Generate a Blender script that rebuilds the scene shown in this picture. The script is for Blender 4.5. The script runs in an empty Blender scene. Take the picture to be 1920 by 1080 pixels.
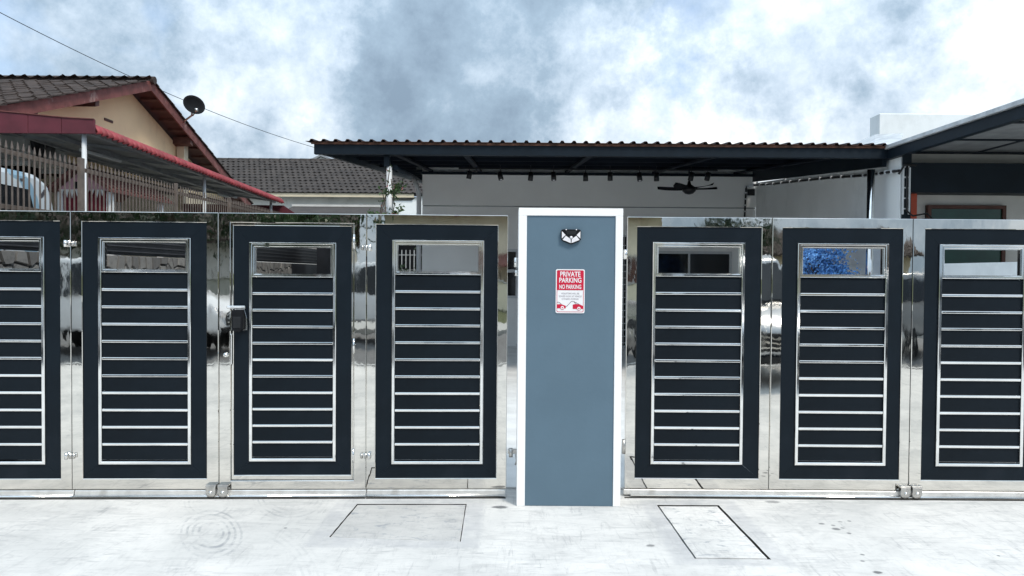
import bpy, bmesh, math, random
from mathutils import Vector, Matrix
from mathutils.geometry import tessellate_polygon
R = math.radians
scene = bpy.context.scene
C = scene.collection

# ------------------------------------------------------------------ camera
F = 1387.0
CAM = Vector((0.0, -4.65, 1.41))
ROT = Matrix.Rotation(R(90 - 1.14), 3, 'X') @ Matrix.Rotation(R(0.43), 3, 'Z')
cam_d = bpy.data.cameras.new('camera')
cam_d.sensor_width = 36.0
cam_d.lens = F / 1920 * 36
cam_d.clip_start = 0.05
cam_d.clip_end = 5000
cam = bpy.data.objects.new('camera', cam_d)
cam.matrix_world = Matrix.Translation(CAM) @ ROT.to_4x4()
C.objects.link(cam)
scene.camera = cam

def ray(px, py):
    return (ROT @ Vector(((px - 960) / F, (540 - py) / F, -1.0))).normalized()
def at(px, py, Y):                 # the point of depth Y (world) seen at a pixel of the photograph
    d = ray(px, py)
    return CAM + d * ((Y - CAM.y) / d.y)
def atx(px, py, X):
    d = ray(px, py)
    return CAM + d * ((X - CAM.x) / d.x)
def atz(px, py, z=0.0):
    d = ray(px, py)
    return CAM + d * ((z - CAM.z) / d.z)

# ------------------------------------------------------------------ world
SUN_EL, SUN_AZ = R(52), R(143)     # azimuth clockwise from +Y
world = bpy.data.worlds.new('World')
scene.world = world
world.use_nodes = True
wn, wl = world.node_tree.nodes, world.node_tree.links
wn.clear()
def wnode(t, **k):
    n = wn.new(t)
    for a, b in k.items():
        setattr(n, a, b)
    return n
def wmath(op, a, b=None, clamp=False):
    n = wnode('ShaderNodeMath', operation=op, use_clamp=clamp)
    for i, v in enumerate((a, b)):
        if v is None: continue
        if isinstance(v, (int, float)): n.inputs[i].default_value = v
        else: wl.new(v, n.inputs[i])
    return n.outputs[0]
tc = wnode('ShaderNodeTexCoord')
D = tc.outputs['Generated']
sky = wnode('ShaderNodeTexSky', sky_type='NISHITA')
sky.sun_disc = False
sky.sun_elevation = SUN_EL
sky.sun_rotation = SUN_AZ
skyc = wnode('ShaderNodeVectorMath', operation='SCALE')
wl.new(sky.outputs[0], skyc.inputs[0]); skyc.inputs['Scale'].default_value = 0.115
sep = wnode('ShaderNodeSeparateXYZ'); wl.new(D, sep.inputs[0])
zc = wmath('ADD', wmath('MAXIMUM', sep.outputs[2], 0.0), 0.22)
comb = wnode('ShaderNodeCombineXYZ')
wl.new(wmath('DIVIDE', sep.outputs[0], zc), comb.inputs[0])
wl.new(wmath('DIVIDE', sep.outputs[1], zc), comb.inputs[1])
P = comb.outputs[0]
def wnoise(vec, scale, detail, rough, off=0.0, dist=0.0):
    n = wnode('ShaderNodeTexNoise'); n.noise_dimensions = '3D'
    mp = wnode('ShaderNodeVectorMath', operation='ADD'); wl.new(vec, mp.inputs[0]); mp.inputs[1].default_value = (off, off * .7, off * 1.3)
    wl.new(mp.outputs[0], n.inputs['Vector'])
    n.inputs['Scale'].default_value = scale; n.inputs['Detail'].default_value = detail
    n.inputs['Roughness'].default_value = rough; n.inputs['Distortion'].default_value = dist
    return n
big = wnoise(D, 3.2, 4, 0.58, 9.3)
fine = wnoise(D, 9.0, 9, 0.66, 4.4)
# warped direction for the individual cloud masses
wz = wnoise(D, 8.0, 6, 0.66, 1.3)
sub = wnode('ShaderNodeVectorMath', operation='SUBTRACT'); wl.new(wz.outputs['Color'], sub.inputs[0]); sub.inputs[1].default_value = (.5, .5, .5)
scl = wnode('ShaderNodeVectorMath', operation='SCALE'); wl.new(sub.outputs[0], scl.inputs[0]); scl.inputs['Scale'].default_value = 0.36
addv = wnode('ShaderNodeVectorMath', operation='ADD'); wl.new(D, addv.inputs[0]); wl.new(scl.outputs[0], addv.inputs[1])
nrm = wnode('ShaderNodeVectorMath', operation='NORMALIZE'); wl.new(addv.outputs[0], nrm.inputs[0])
DW = nrm.outputs[0]
v = wmath('ADD', wmath('MULTIPLY', wmath('SUBTRACT', big.outputs[0], 0.5), 0.7),
          wmath('MULTIPLY', wmath('SUBTRACT', fine.outputs[0], 0.5), 1.20))
v = wmath('ADD', v, 0.425)
CLOUDS = [(470, 110, 85, .13), (420, 215, 75, .26), (560, 20, 60, .12), (1290, 195, 120, .24), (1540, 245, 170, .28), (1120, 240, 85, .18),
          (1400, 85, 120, .06), (1870, 90, 110, .30), (1740, 215, 140, .20), (1040, 100, 70, .10), (620, 110, 60, .10),
          (170, 40, 210, -.05), (850, 30, 200, -.13), (740, 190, 140, -.09), (960, 215, 90, -.10), (1150, 20, 120, -.16),
          (1690, 50, 110, -.26), (270, 170, 120, -.08), (1480, 160, 60, -.20), (1400, 20, 90, -.18)]
for (px, py, s, amp) in CLOUDS:
    c = ray(px, py); k = 1.0 / ((s / F) ** 2)
    dt = wnode('ShaderNodeVectorMath', operation='DOT_PRODUCT'); wl.new(DW, dt.inputs[0]); dt.inputs[1].default_value = c
    e = wmath('MULTIPLY', wmath('SUBTRACT', dt.outputs['Value'], 1.0), k)
    g = wmath('POWER', math.e, e)
    v = wmath('ADD', v, wmath('MULTIPLY', g, amp))
ramp = wnode('ShaderNodeValToRGB'); wl.new(v, ramp.inputs[0])
cr = ramp.color_ramp
cr.elements[0].position = 0.05; cr.elements[0].color = (.160, .218, .285, 1)
cr.elements[1].position = 1.0; cr.elements[1].color = (.75, .76, .76, 1)
for p, col in ((.30, (.225, .300, .378, 1)), (.52, (.37, .445, .525, 1)), (.70, (.51, .575, .63, 1)), (.85, (.67, .70, .72, 1))):
    el = cr.elements.new(p); el.color = col
# overcast luminance: brighter towards the zenith
lum = wmath('ADD', wmath('MULTIPLY', wmath('MAXIMUM', sep.outputs[2], 0.0), 1.1), 0.72)
cl = wnode('ShaderNodeVectorMath', operation='SCALE'); wl.new(ramp.outputs[0], cl.inputs[0]); wl.new(lum, cl.inputs['Scale'])
# gaps in the cloud deck where the clear sky shows
gapn = wnoise(D, 3.4, 5, 0.58, 12.0)
gv = gapn.outputs[0]
for (px, py, s, amp) in ((1225, 90, 70, .16), (860, 110, 200, -.3), (1215, 250, 40, .10), (700, 60, 150, -.2), (1000, 180, 150, -.2)):
    dt = wnode('ShaderNodeVectorMath', operation='DOT_PRODUCT'); wl.new(DW, dt.inputs[0]); dt.inputs[1].default_value = ray(px, py)
    gv = wmath('ADD', gv, wmath('MULTIPLY', wmath('POWER', math.e, wmath('MULTIPLY', wmath('SUBTRACT', dt.outputs['Value'], 1.0), (F / s) ** 2)), amp))
gap = wnode('ShaderNodeMapRange'); wl.new(gv, gap.inputs[0])
gap.inputs[1].default_value = 0.56; gap.inputs[2].default_value = 0.68
gap.inputs[3].default_value = 0.0; gap.inputs[4].default_value = 0.6
mix = wnode('ShaderNodeMix', data_type='RGBA')
wl.new(gap.outputs[0], mix.inputs['Factor']); wl.new(cl.outputs[0], mix.inputs['A']); wl.new(skyc.outputs[0], mix.inputs['B'])
bg = wnode('ShaderNodeBackground'); wl.new(mix.outputs['Result'], bg.inputs[0]); bg.inputs[1].default_value = 1.0
wo = wnode('ShaderNodeOutputWorld'); wl.new(bg.outputs[0], wo.inputs[0])

# ------------------------------------------------------------------ sun, exposure
sd = bpy.data.lights.new('sun', 'SUN'); sd.energy = 1.5; sd.angle = R(14); sd.color = (1.0, .94, .85)
so = bpy.data.objects.new('sun', sd); C.objects.link(so)
sdir = Vector((math.sin(SUN_AZ) * math.cos(SUN_EL), math.cos(SUN_AZ) * math.cos(SUN_EL), math.sin(SUN_EL)))
so.rotation_euler = sdir.to_track_quat('Z', 'Y').to_euler()
so.location = (0, -6, 12)
scene.view_settings.view_transform = 'Standard'
scene.view_settings.look = 'None'
scene.view_settings.exposure = 0.90
scene.view_settings.gamma = 1.0
scene.view_settings.use_curve_mapping = False
scene.render.engine = 'CYCLES'
scene.cycles.max_bounces = 7

# ------------------------------------------------------------------ material helpers
def srgb(r, g, b):
    f = lambda c: ((c / 255) / 12.92 if c / 255 <= .04045 else (((c / 255) + .055) / 1.055) ** 2.4)
    return (f(r), f(g), f(b))
class NT:
    def __init__(self, name):
        self.m = bpy.data.materials.new(name); self.m.use_nodes = True
        self.n = self.m.node_tree.nodes; self.l = self.m.node_tree.links
        self.b = self.n['Principled BSDF']
        self.tc = self.n.new('ShaderNodeTexCoord')
    def co(self, kind='Object'): return self.tc.outputs[kind]
    def link(self, a, b): self.l.new(a, b)
    def val(self, sock, v):
        if isinstance(v, (int, float)): sock.default_value = v
        elif isinstance(v, tuple): sock.default_value = v if len(v) == len(sock.default_value) else tuple(v) + (1,)
        else: self.l.new(v, sock)
    def math(self, op, a, b=0.0, c=None, clamp=False):
        n = self.n.new('ShaderNodeMath'); n.operation = op; n.use_clamp = clamp
        self.val(n.inputs[0], a); self.val(n.inputs[1], b)
        if c is not None: self.val(n.inputs[2], c)
        return n.outputs[0]
    def map(self, vec, scale=(1, 1, 1), loc=(0, 0, 0), rot=(0, 0, 0)):
        n = self.n.new('ShaderNodeMapping'); self.l.new(vec, n.inputs[0])
        n.inputs['Scale'].default_value = scale; n.inputs['Location'].default_value = loc; n.inputs['Rotation'].default_value = rot
        return n.outputs[0]
    def noise(self, vec, scale, detail=6, rough=.55, dist=0.0):
        n = self.n.new('ShaderNodeTexNoise'); self.l.new(vec, n.inputs['Vector'])
        n.inputs['Scale'].default_value = scale; n.inputs['Detail'].default_value = detail
        n.inputs['Roughness'].default_value = rough; n.inputs['Distortion'].default_value = dist
        return n.outputs[0]
    def rng(self, v, a, b, c=0.0, d=1.0, smooth=True):
        n = self.n.new('ShaderNodeMapRange'); self.val(n.inputs[0], v)
        n.interpolation_type = 'SMOOTHSTEP' if smooth else 'LINEAR'
        for i, x in enumerate((a, b, c, d)): n.inputs[i + 1].default_value = x
        return n.outputs[0]
    def mix(self, f, a, b):
        n = self.n.new('ShaderNodeMix'); n.data_type = 'RGBA'
        self.val(n.inputs['Factor'], f); self.val(n.inputs['A'], a); self.val(n.inputs['B'], b)
        return n.outputs['Result']
    def bump(self, h, strength=.3, dist=.01, normal=None):
        n = self.n.new('ShaderNodeBump'); n.inputs['Strength'].default_value = strength; n.inputs['Distance'].default_value = dist
        self.l.new(h, n.inputs['Height'])
        if normal: self.l.new(normal, n.inputs['Normal'])
        self.l.new(n.outputs[0], self.b.inputs['Normal'])
        return n.outputs[0]
    def base(self, c): self.val(self.b.inputs['Base Color'], c)
    def set(self, rough=None, metal=None, spec=None):
        if rough is not None: self.val(self.b.inputs['Roughness'], rough)
        if metal is not None: self.b.inputs['Metallic'].default_value = metal
        if spec is not None: self.b.inputs['Specular IOR Level'].default_value = spec

def simple(name, col, rough=.6, metal=0.0, var=.12, scale=6.0, bump=.1, spec=.4, bscale=60, stain=None, stain_amt=0.5, stain_scale=2.0, stain_lo=.52):
    t = NT(name)
    n = t.noise(t.co(), scale)
    lo = tuple(c * (1 - var) for c in col); hi = tuple(min(1, c * (1 + var)) for c in col)
    c = t.mix(t.rng(n, .3, .7), lo, hi)
    if stain:
        s = t.noise(t.map(t.co(), (1, 1, .6)), stain_scale, 9, .68)
        c = t.mix(t.rng(s, stain_lo, stain_lo + .18, 0, stain_amt), c, stain)
    t.base(c); t.set(rough, metal, spec)
    if bump: t.bump(t.noise(t.co(), bscale, 4), bump, .004)
    return t.m

M = {}
def mirror(name, col, rough, wav, zs=1.0):
    t = NT(name)
    geo = t.n.new('ShaderNodeNewGeometry'); pos = geo.outputs['Position']
    n1 = t.noise(t.map(pos, (7, 7, 2.2 * zs)), 1.0, 2, .4)
    n2 = t.noise(t.map(pos, (22, 22, 12)), 1.0, 2, .4)
    h = t.math('ADD', n1, t.math('MULTIPLY', n2, .12))
    t.base(t.mix(t.rng(t.noise(pos, 9, 5), .35, .7), tuple(c * .93 for c in col), col))
    sm = t.noise(t.map(pos, (14, 14, 5)), 1.0, 7, .65)
    t.set(t.rng(sm, .45, .8, rough, rough + .06), 1.0)
    t.bump(h, .35, wav)
    return t.m
M['steel'] = mirror('mirror_stainless_steel', (.78, .755, .705), .018, .0034)
M['steel_trim'] = mirror('polished_steel_trim', (.90, .895, .875), .06, .0022)
M['steel_dull'] = simple('dull_steel', (.52, .51, .49), .34, 1.0, .2, 20, .1)
M['steel_satin'] = simple('satin_pale_steel', (.80, .79, .765), .38, .85, .10, 14, .15, .5, 40, (.45, .42, .38), .5, 9)
M['panel'] = simple('charcoal_powder_coat', (.0052, .0098, .0150), .45, 0, .14, 3, .05, .16, 300, (.012, .017, .024), .5, 3.0)
M['board'] = simple('charcoal_board', (.0050, .0088, .0132), .48, 0, .15, 4, .05, .15, 300, (.012, .017, .024), .4, 3.0)
M['white'] = simple('white_masonry_paint', (.87, .865, .85), .6, 0, .03, 3, .12, .3, 90)
M['blue'] = simple('blue_grey_masonry_paint', (.100, .158, .206), .62, 0, .05, 2.2, .20, .3, 26, (.084, .134, .178), .35, 1.6)
M['black'] = simple('black_plastic', (.012, .013, .015), .4, 0, .1, 8, .05)
M['black_matte'] = simple('black_paint', (.010, .011, .013), .8, 0, .2, 8, .05, .12)
M['beam'] = simple('dark_slate_steel_paint', (.0055, .0115, .0185), .5, 0, .15, 4, .04, .22)
M['underside'] = simple('dark_roof_underside', (.006, .009, .015), .7, 0, .2, 3, .05, .12)
M['rust'] = simple('rusty_sheet_edge', (.10, .042, .025), .7, 0, .5, 9, .1)
M['led'] = simple('white_lamp_lens', (.78, .76, .78), .25, 0, .05, 30, 0)
M['grey_wall'] = simple('pale_grey_wall_paint', (.92, .92, .90), .65, 0, .03, 1.5, .08, .2, 60)
M['white_wall'] = simple('white_wall_paint', (.84, .87, .87), .65, 0, .04, 1.2, .1, .2, 60, (.40, .43, .43), .25, 1.4)
M['old_white'] = simple('old_white_wall', (.60, .59, .56), .75, 0, .08, 2, .15, .2, 40, (.10, .10, .09), .65, 2.2, .57)
M['cream'] = simple('yellow_cream_wall', (.84, .655, .405), .75, 0, .06, 1.2, .12, .2, 40, (.40, .29, .17), .35, 1.3)
M['beige'] = simple('beige_wall', (.64, .56, .42), .75, 0, .07, 1.2, .12, .2, 40, (.25, .21, .15), .4, 1.3)
M['fascia_red'] = simple('weathered_maroon_fascia', (.17, .062, .055), .7, 0, .25, 7, .2, .3, 30, (.42, .34, .30), .75, 5.0, .55)
M['maroon'] = simple('maroon_metal_sheet', (.100, .018, .027), .6, 0, .2, 5, .05)
M['red_sheet'] = simple('faded_red_metal_sheet', (.25, .038, .045), .6, 0, .3, 6, .05, .4, 60, (.25, .03, .04), .5, 4)
M['brown_soffit'] = simple('brown_soffit_board', (.085, .038, .033), .7, 0, .2, 5, .1)
M['timber'] = simple('brown_timber', (.11, .055, .045), .7, 0, .2, 9, .1)
def tile_mat(name, a, b, moss):
    t = NT(name)
    oi = t.n.new('ShaderNodeObjectInfo')
    geo = t.n.new('ShaderNodeNewGeometry')
    n = t.noise(geo.outputs['Position'], 2.3, 8, .7)
    c = t.mix(t.rng(n, .3, .7), a, b)
    c = t.mix(t.math('MULTIPLY', oi.outputs['Random'], .5), c, b)
    m = t.noise(geo.outputs['Position'], 14, 6, .7)
    c = t.mix(t.rng(m, .54, .70, 0, .8), c, moss)
    t.base(c); t.set(.8, 0, .25)
    t.bump(t.noise(geo.outputs['Position'], 60, 5), .4, .006)
    return t.m
M['tile'] = tile_mat('dark_weathered_roof_tile', (.032, .026, .024), (.070, .053, .046), (.014, .014, .012))
M['tile_far'] = tile_mat('dark_clay_roof_tile', (.030, .027, .026), (.072, .062, .056), (.014, .014, .013))
M['tile_red'] = tile_mat('red_clay_roof_tile', (.15, .06, .055), (.22, .10, .085), (.05, .035, .03))
M['fence'] = simple('brown_grey_fence_paint', (.125, .100, .085), .6, 0, .25, 12, .05)
M['fence_rail'] = simple('dull_black_rail', (.035, .036, .040), .4, 0, .3, 5, .05)
M['pale_cream'] = simple('pale_cream_wall', (.86, .79, .62), .75, 0, .08, .8, .12, .2, 40, (.45, .36, .25), .4, .7)
M['fence_dark'] = simple('dark_fence_sheet', (.012, .013, .016), .5, 0, .3, 5, .05)
M['mortar'] = simple('dark_mortar', (.022, .020, .019), .9, 0, .3, 20, .4)
M['pink'] = simple('pale_pink_board', (.56, .30, .34), .6, 0, .06, 4, .05)
M['curtain'] = simple('dark_red_curtain_cloth', (.20, .018, .032), .8, 0, .2, 8, .2)
M['pennant'] = simple('white_cloth', (.75, .73, .70), .8, 0, .1, 9, .1)
M['glass_dark'] = simple('dark_window_glass', (.006, .008, .011), .06, 0, .2, 2, 0, .5)
M['glass_green'] = simple('dark_green_window_glass', (.010, .045, .030), .10, 0, .2, 2, 0, .5)
M['alu'] = simple('white_aluminium', (.62, .64, .65), .45, 0, .05, 8, .02)
M['brown_frame'] = simple('brown_window_frame', (.075, .028, .020), .5, 0, .15, 9, .05)
M['flash'] = simple('silver_roof_flashing', (.60, .62, .63), .42, .35, .18, 5, .25, .4, 14, (.30, .33, .36), .6, 4)
M['orange'] = simple('orange_red_panel', (.46, .075, .035), .5, 0, .1, 5, .05)
M['galv'] = simple('galvanised_sheet', (.27, .28, .29), .55, .2, .15, 6, .08)
M['cable'] = simple('black_cable', (.010, .010, .011), .5, 0, .2, 9, 0)
M['bluebloom'] = simple('blue_blossom', (.15, .37, .74), .7, 0, .3, 25, .1)
M['leaf'] = simple('green_leaf', (.045, .085, .030), .5, 0, .45, 9, .1)
M['leaf_dark'] = simple('dark_green_leaf', (.022, .046, .020), .55, 0, .5, 5, .1)
M['bark'] = simple('bark', (.10, .075, .055), .9, 0, .3, 12, .5)
M['flower'] = simple('pink_blossom', (.62, .22, .24), .6, 0, .25, 9, .1)
M['tyre'] = simple('tyre_rubber', (.015, .015, .016), .8, 0, .2, 20, .1)
M['carwhite'] = simple('white_car_paint', (.74, .74, .74), .18, 0, .02, 2, 0, .5)
M['cargrey'] = simple('grey_car_paint', (.22, .23, .24), .2, .4, .02, 2, 0, .5)
M['carsilver'] = simple('silver_car_paint', (.48, .49, .50), .2, .5, .02, 2, 0, .5)
M['ac'] = simple('grey_white_aircon_case', (.50, .50, .48), .5, 0, .08, 9, .05)
M['terracotta'] = simple('terracotta_pot', (.24, .10, .06), .7, 0, .15, 9, .1)
M['signwhite'] = simple('white_sign_enamel', (.80, .79, .80), .35, 0, .02, 5, 0)
M['signred'] = simple('red_sign_print', (.55, .012, .045), .35, 0, .04, 9, 0)
M['signgrey'] = simple('grey_sign_print', (.30, .27, .29), .45, 0, .05, 9, 0)
M['signdark'] = simple('dark_sign_print', (.09, .03, .05), .45, 0, .05, 9, 0)
# stone: colour per piece
t = NT('rough_grey_stone'); oi = t.n.new('ShaderNodeObjectInfo'); geo = t.n.new('ShaderNodeNewGeometry')
c = t.mix(oi.outputs['Random'], (.095, .090, .085), (.19, .18, .165))
c = t.mix(t.rng(t.noise(geo.outputs['Position'], 18, 7, .7), .45, .7, 0, .6), c, (.07, .066, .062))
t.base(c); t.set(.85, 0, .25); t.bump(t.noise(geo.outputs['Position'], 40, 6), .5, .008); M['stone'] = t.m
# striped side of the parked van
t = NT('white_and_blue_van_panel'); w = t.n.new('ShaderNodeTexWave'); w.bands_direction = 'DIAGONAL'
t.link(t.map(t.co(), (1, 1.0, 1.0)), w.inputs['Vector']); w.inputs['Scale'].default_value = 1.3; w.inputs['Distortion'].default_value = 4.5
w.inputs['Detail'].default_value = 3
c = t.mix(t.rng(w.outputs['Fac'], .62, .72), (.55, .60, .63), (.24, .38, .48))
c = t.mix(t.rng(t.noise(t.co(), 5, 3), .60, .64), c, (.05, .05, .06))
t.base(c); t.set(.35); M['van'] = t.m

cov_px = [[(671, 945.5), (873, 945.5), (862, 1014), (620, 1005.5)], [(1236, 948), (1345, 948.5), (1438.5, 1045.5), (1305, 1044)]]
covers = [[atz(*p) for p in q] for q in cov_px]
# concrete driveway: pale, brushed, stained, with scuffed tyre marks
def concrete(name, tone=1.0, marks=True):
    t = NT(name); geo = t.n.new('ShaderNodeNewGeometry'); pos = geo.outputs['Position']
    a = (.575 * tone, .57 * tone, .55 * tone); b = (.72 * tone, .705 * tone, .675 * tone); dk = (.34, .34, .335)
    c = t.mix(t.rng(t.noise(pos, 1.1, 8, .62, .4), .34, .64), a, b)
    br = t.noise(t.map(pos, (1.6, 5, 1), rot=(0, 0, R(24))), 1.9, 9, .74, 1.2)
    c = t.mix(t.rng(br, .46, .72, 0, .42), c, dk)
    br2 = t.noise(t.map(pos, (5, 1.8, 1), rot=(0, 0, R(38))), 1.7, 9, .76, 1.4)
    c = t.mix(t.rng(br2, .50, .72, 0, .34), c, dk)
    blot = t.noise(pos, 3.6, 9, .72)
    c = t.mix(t.rng(blot, .54, .75, 0, .45), c, (.37, .375, .38))
    for rot_, sc_, am_ in ((20, (3, 26, 1), .42), (-52, (24, 2.6, 1), .36), (64, (4, 30, 1), .28)):
        sk = t.noise(t.map(pos, sc_, rot=(0, 0, R(rot_))), 1.5, 6, .72, .8)
        c = t.mix(t.math('MULTIPLY', t.rng(sk, .54, .66, 0, am_ * 1.25), t.rng(blot, .40, .60)), c, (.30, .305, .31))
    gr = t.noise(pos, 46, 4, .7)
    c = t.mix(t.rng(gr, .58, .80, 0, .40), c, (.30, .31, .32))
    if not marks:
        b2 = t.noise(t.map(pos, (4, 7, 1)), 2.4, 9, .74, .6)
        c = t.mix(t.rng(b2, .53, .66, 0, .8), c, (.27, .29, .32))
    if marks:
        sep = t.n.new('ShaderNodeSeparateXYZ'); t.link(pos, sep.inputs[0]); X, Yc = sep.outputs[0], sep.outputs[1]
        brk = t.rng(t.noise(pos, 7, 6, .75), .42, .66)
        wob = t.math('MULTIPLY', t.noise(pos, 4, 3), .014); bn = t.math('SUBTRACT', t.noise(pos, 30, 4), .5)
        def dist(cx, cy, sy=1.0, sh=0.0):
            dy0 = t.math('SUBTRACT', Yc, cy); dx = t.math('SUBTRACT', t.math('SUBTRACT', X, cx), t.math('MULTIPLY', dy0, sh)); dy = t.math('MULTIPLY', dy0, sy)
            return t.math('SQRT', t.math('ADD', t.math('MULTIPLY', dx, dx), t.math('MULTIPLY', dy, dy)))
        def rngdown(d, a, b):
            return t.math('SUBTRACT', 1.0, t.rng(d, a, b))
        def rings2(px, py, r0, r1, n, amt):
            nonlocal c
            q = atz(px, py); d = dist(q.x, q.y, .46, q.x / (q.y - CAM.y))
            d = t.math('ADD', d, wob)
            band = t.rng(t.math('SINE', t.math('MULTIPLY', d, 2 * math.pi * n / (r1 - r0))), -.1, .7)
            m = t.math('MULTIPLY', band, t.math('MULTIPLY', t.rng(d, r0 - .02, r0 + .02), rngdown(d, r1 - .03, r1 + .02)))
            c = t.mix(t.math('MULTIPLY', t.math('MULTIPLY', m, brk), amt), c, (.27, .285, .30))
        rings2(396, 998, .055, .185, 4, .75)
        rings2(392, 940, .10, .16, 2, .45)
        rings2(545, 925, .16, .25, 3, .45)
        rings2(455, 1085, .26, .40, 4, .22)
        rings2(1700, 1120, .55, .95, 7, .13)
        def blob(px, py, r, amt, sy=1.0, col=(.10, .105, .11)):
            nonlocal c
            q = atz(px, py); d = t.math('ADD', dist(q.x, q.y, sy), t.math('MULTIPLY', bn, r * .9))
            c = t.mix(t.math('MULTIPLY', rngdown(d, r * .45, r), amt), c, col)
        for a_ in ((938, 951, .065, .85, 2.0), (1448, 941, .06, .6, 1.6), (1219, 1023, .028, .7, 1.3), (1645, 1073, .03, .85, 1.3),
                   (1540, 982, .022, .7, 1.2), (1568, 992, .030, .75, 1.1), (1562, 985, .016, .6, 1), (1592, 1000, .016, .7, 1), (1592, 977, .014, .7, 1),
                   (1575, 978, .016, .5, 1), (1580, 990, .014, .6, 1), (1617, 1040, .014, .7, 1), (1617, 1052, .014, .6, 1), (535, 990, .012, .8, 1), (1872, 1042, .010, .8, 1)):
            blob(*a_)
        for cv in covers:                      # mortar bands round the covers
            x0_, x1_ = min(p.x for p in cv), max(p.x for p in cv); y0_, y1_ = min(p.y for p in cv), max(p.y for p in cv)
            dx = t.math('SUBTRACT', t.math('ABSOLUTE', t.math('SUBTRACT', X, (x0_ + x1_) / 2)), (x1_ - x0_) / 2)
            dy = t.math('SUBTRACT', t.math('ABSOLUTE', t.math('SUBTRACT', Yc, (y0_ + y1_) / 2)), (y1_ - y0_) / 2)
            bd = t.math('ADD', t.math('MAXIMUM', dx, dy), t.math('MULTIPLY', bn, .05))
            mk = t.math('MULTIPLY', rngdown(bd, .085, .125), t.rng(t.noise(pos, 6, 6, .7), .30, .62, .25, 1))
            c = t.mix(t.math('MULTIPLY', mk, .50), c, (.40, .405, .42))
        # patchy darkening towards the foot of the gate
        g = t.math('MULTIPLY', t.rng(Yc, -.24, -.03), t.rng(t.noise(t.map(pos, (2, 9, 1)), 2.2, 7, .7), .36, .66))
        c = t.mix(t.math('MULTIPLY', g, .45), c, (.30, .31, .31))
    t.base(c); t.set(.8, 0, .25)
    h = t.math('ADD', t.math('MULTIPLY', t.noise(pos, 120, 3), .4), br)
    t.bump(h, .25, .004)
    return t.m
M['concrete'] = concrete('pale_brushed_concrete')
M['cover'] = concrete('blue_grey_cover_concrete', .84, False)
M['cover_pale'] = concrete('pale_cover_concrete', 1.06, False)
M['pit'] = simple('dark_joint_dirt_and_shadow', (.035, .033, .030), .95, 0, .4, 20, .4)  # dirt in the cover joints, also the painted contact shadow along the rails
M['asphalt'] = simple('asphalt', (.15, .15, .15), .85, 0, .2, 9, .4, .3, 200)
M['roadpaint'] = simple('road_paint', (.60, .60, .58), .7, 0, .12, 9, .1)
M['earth'] = simple('grassy_ground', (.09, .10, .05), .95, 0, .35, 3, .5, .2, 40)
M['floor_tile'] = simple('grey_yard_floor_tile', (.76, .76, .74), .45, 0, .1, 3, .05)
M['kerb'] = simple('kerb_concrete', (.42, .42, .40), .85, 0, .15, 9, .3)

# ------------------------------------------------------------------ object helpers
def link(name, me, mat=None, parent=None, loc=(0, 0, 0), rot=(0, 0, 0), scale=(1, 1, 1)):
    o = bpy.data.objects.new(name, me); C.objects.link(o)
    if mat is not None and me is not None and not me.materials: me.materials.append(M[mat] if isinstance(mat, str) else mat)
    o.location = loc; o.rotation_euler = rot; o.scale = scale
    if parent: o.parent = parent
    return o
def empty(name, label, cat, loc=(0, 0, 0), rz=0.0, group=None):
    o = link(name, None, loc=loc, rot=(0, 0, rz)); o.empty_display_size = .1
    return tag(o, label, cat, group)
def tag(o, label, cat, group=None):
    o['label'] = label; o['category'] = cat
    if group: o['group'] = group
    return o
def struct(o): o['kind'] = 'structure'; return o
def stuff(o): o['kind'] = 'stuff'; return o
def fin(bm, name, bev=0.0, seg=1, smooth=False):
    if bev: bmesh.ops.bevel(bm, geom=bm.edges[:], offset=bev, segments=seg, affect='EDGES', profile=.5, clamp_overlap=True)
    bmesh.ops.recalc_face_normals(bm, faces=bm.faces)
    me = bpy.data.meshes.new(name); bm.to_mesh(me); bm.free()
    if smooth:
        for p in me.polygons: p.use_smooth = True
    return me
def b_box(bm, x0, x1, y0, y1, z0, z1):
    vs = [bm.verts.new(p) for p in ((x0, y0, z0), (x1, y0, z0), (x1, y1, z0), (x0, y1, z0), (x0, y0, z1), (x1, y0, z1), (x1, y1, z1), (x0, y1, z1))]
    for f in ((0, 1, 5, 4), (1, 2, 6, 5), (2, 3, 7, 6), (3, 0, 4, 7), (4, 5, 6, 7), (3, 2, 1, 0)): bm.faces.new([vs[i] for i in f])
def box_me(x0, x1, y0, y1, z0, z1, bev=0.0, seg=1):
    bm = bmesh.new(); b_box(bm, x0, x1, y0, y1, z0, z1); return fin(bm, 'box', bev, seg)
def box(name, x0, x1, y0, y1, z0, z1, mat, parent=None, bev=0.0, seg=1):
    return link(name, box_me(x0, x1, y0, y1, z0, z1, bev, seg), mat, parent)
def b_prism(bm, pts, vec):
    a = [bm.verts.new(p) for p in pts]; b = [bm.verts.new(Vector(p) + Vector(vec)) for p in pts]
    n = len(pts); bm.faces.new(a); bm.faces.new(b[::-1])
    for i in range(n): bm.faces.new((a[i], b[i], b[(i + 1) % n], a[(i + 1) % n]))
def prism(name, pts, vec, mat, parent=None, bev=0.0, seg=1):
    bm = bmesh.new(); b_prism(bm, pts, vec); return link(name, fin(bm, name, bev, seg), mat, parent)
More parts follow.
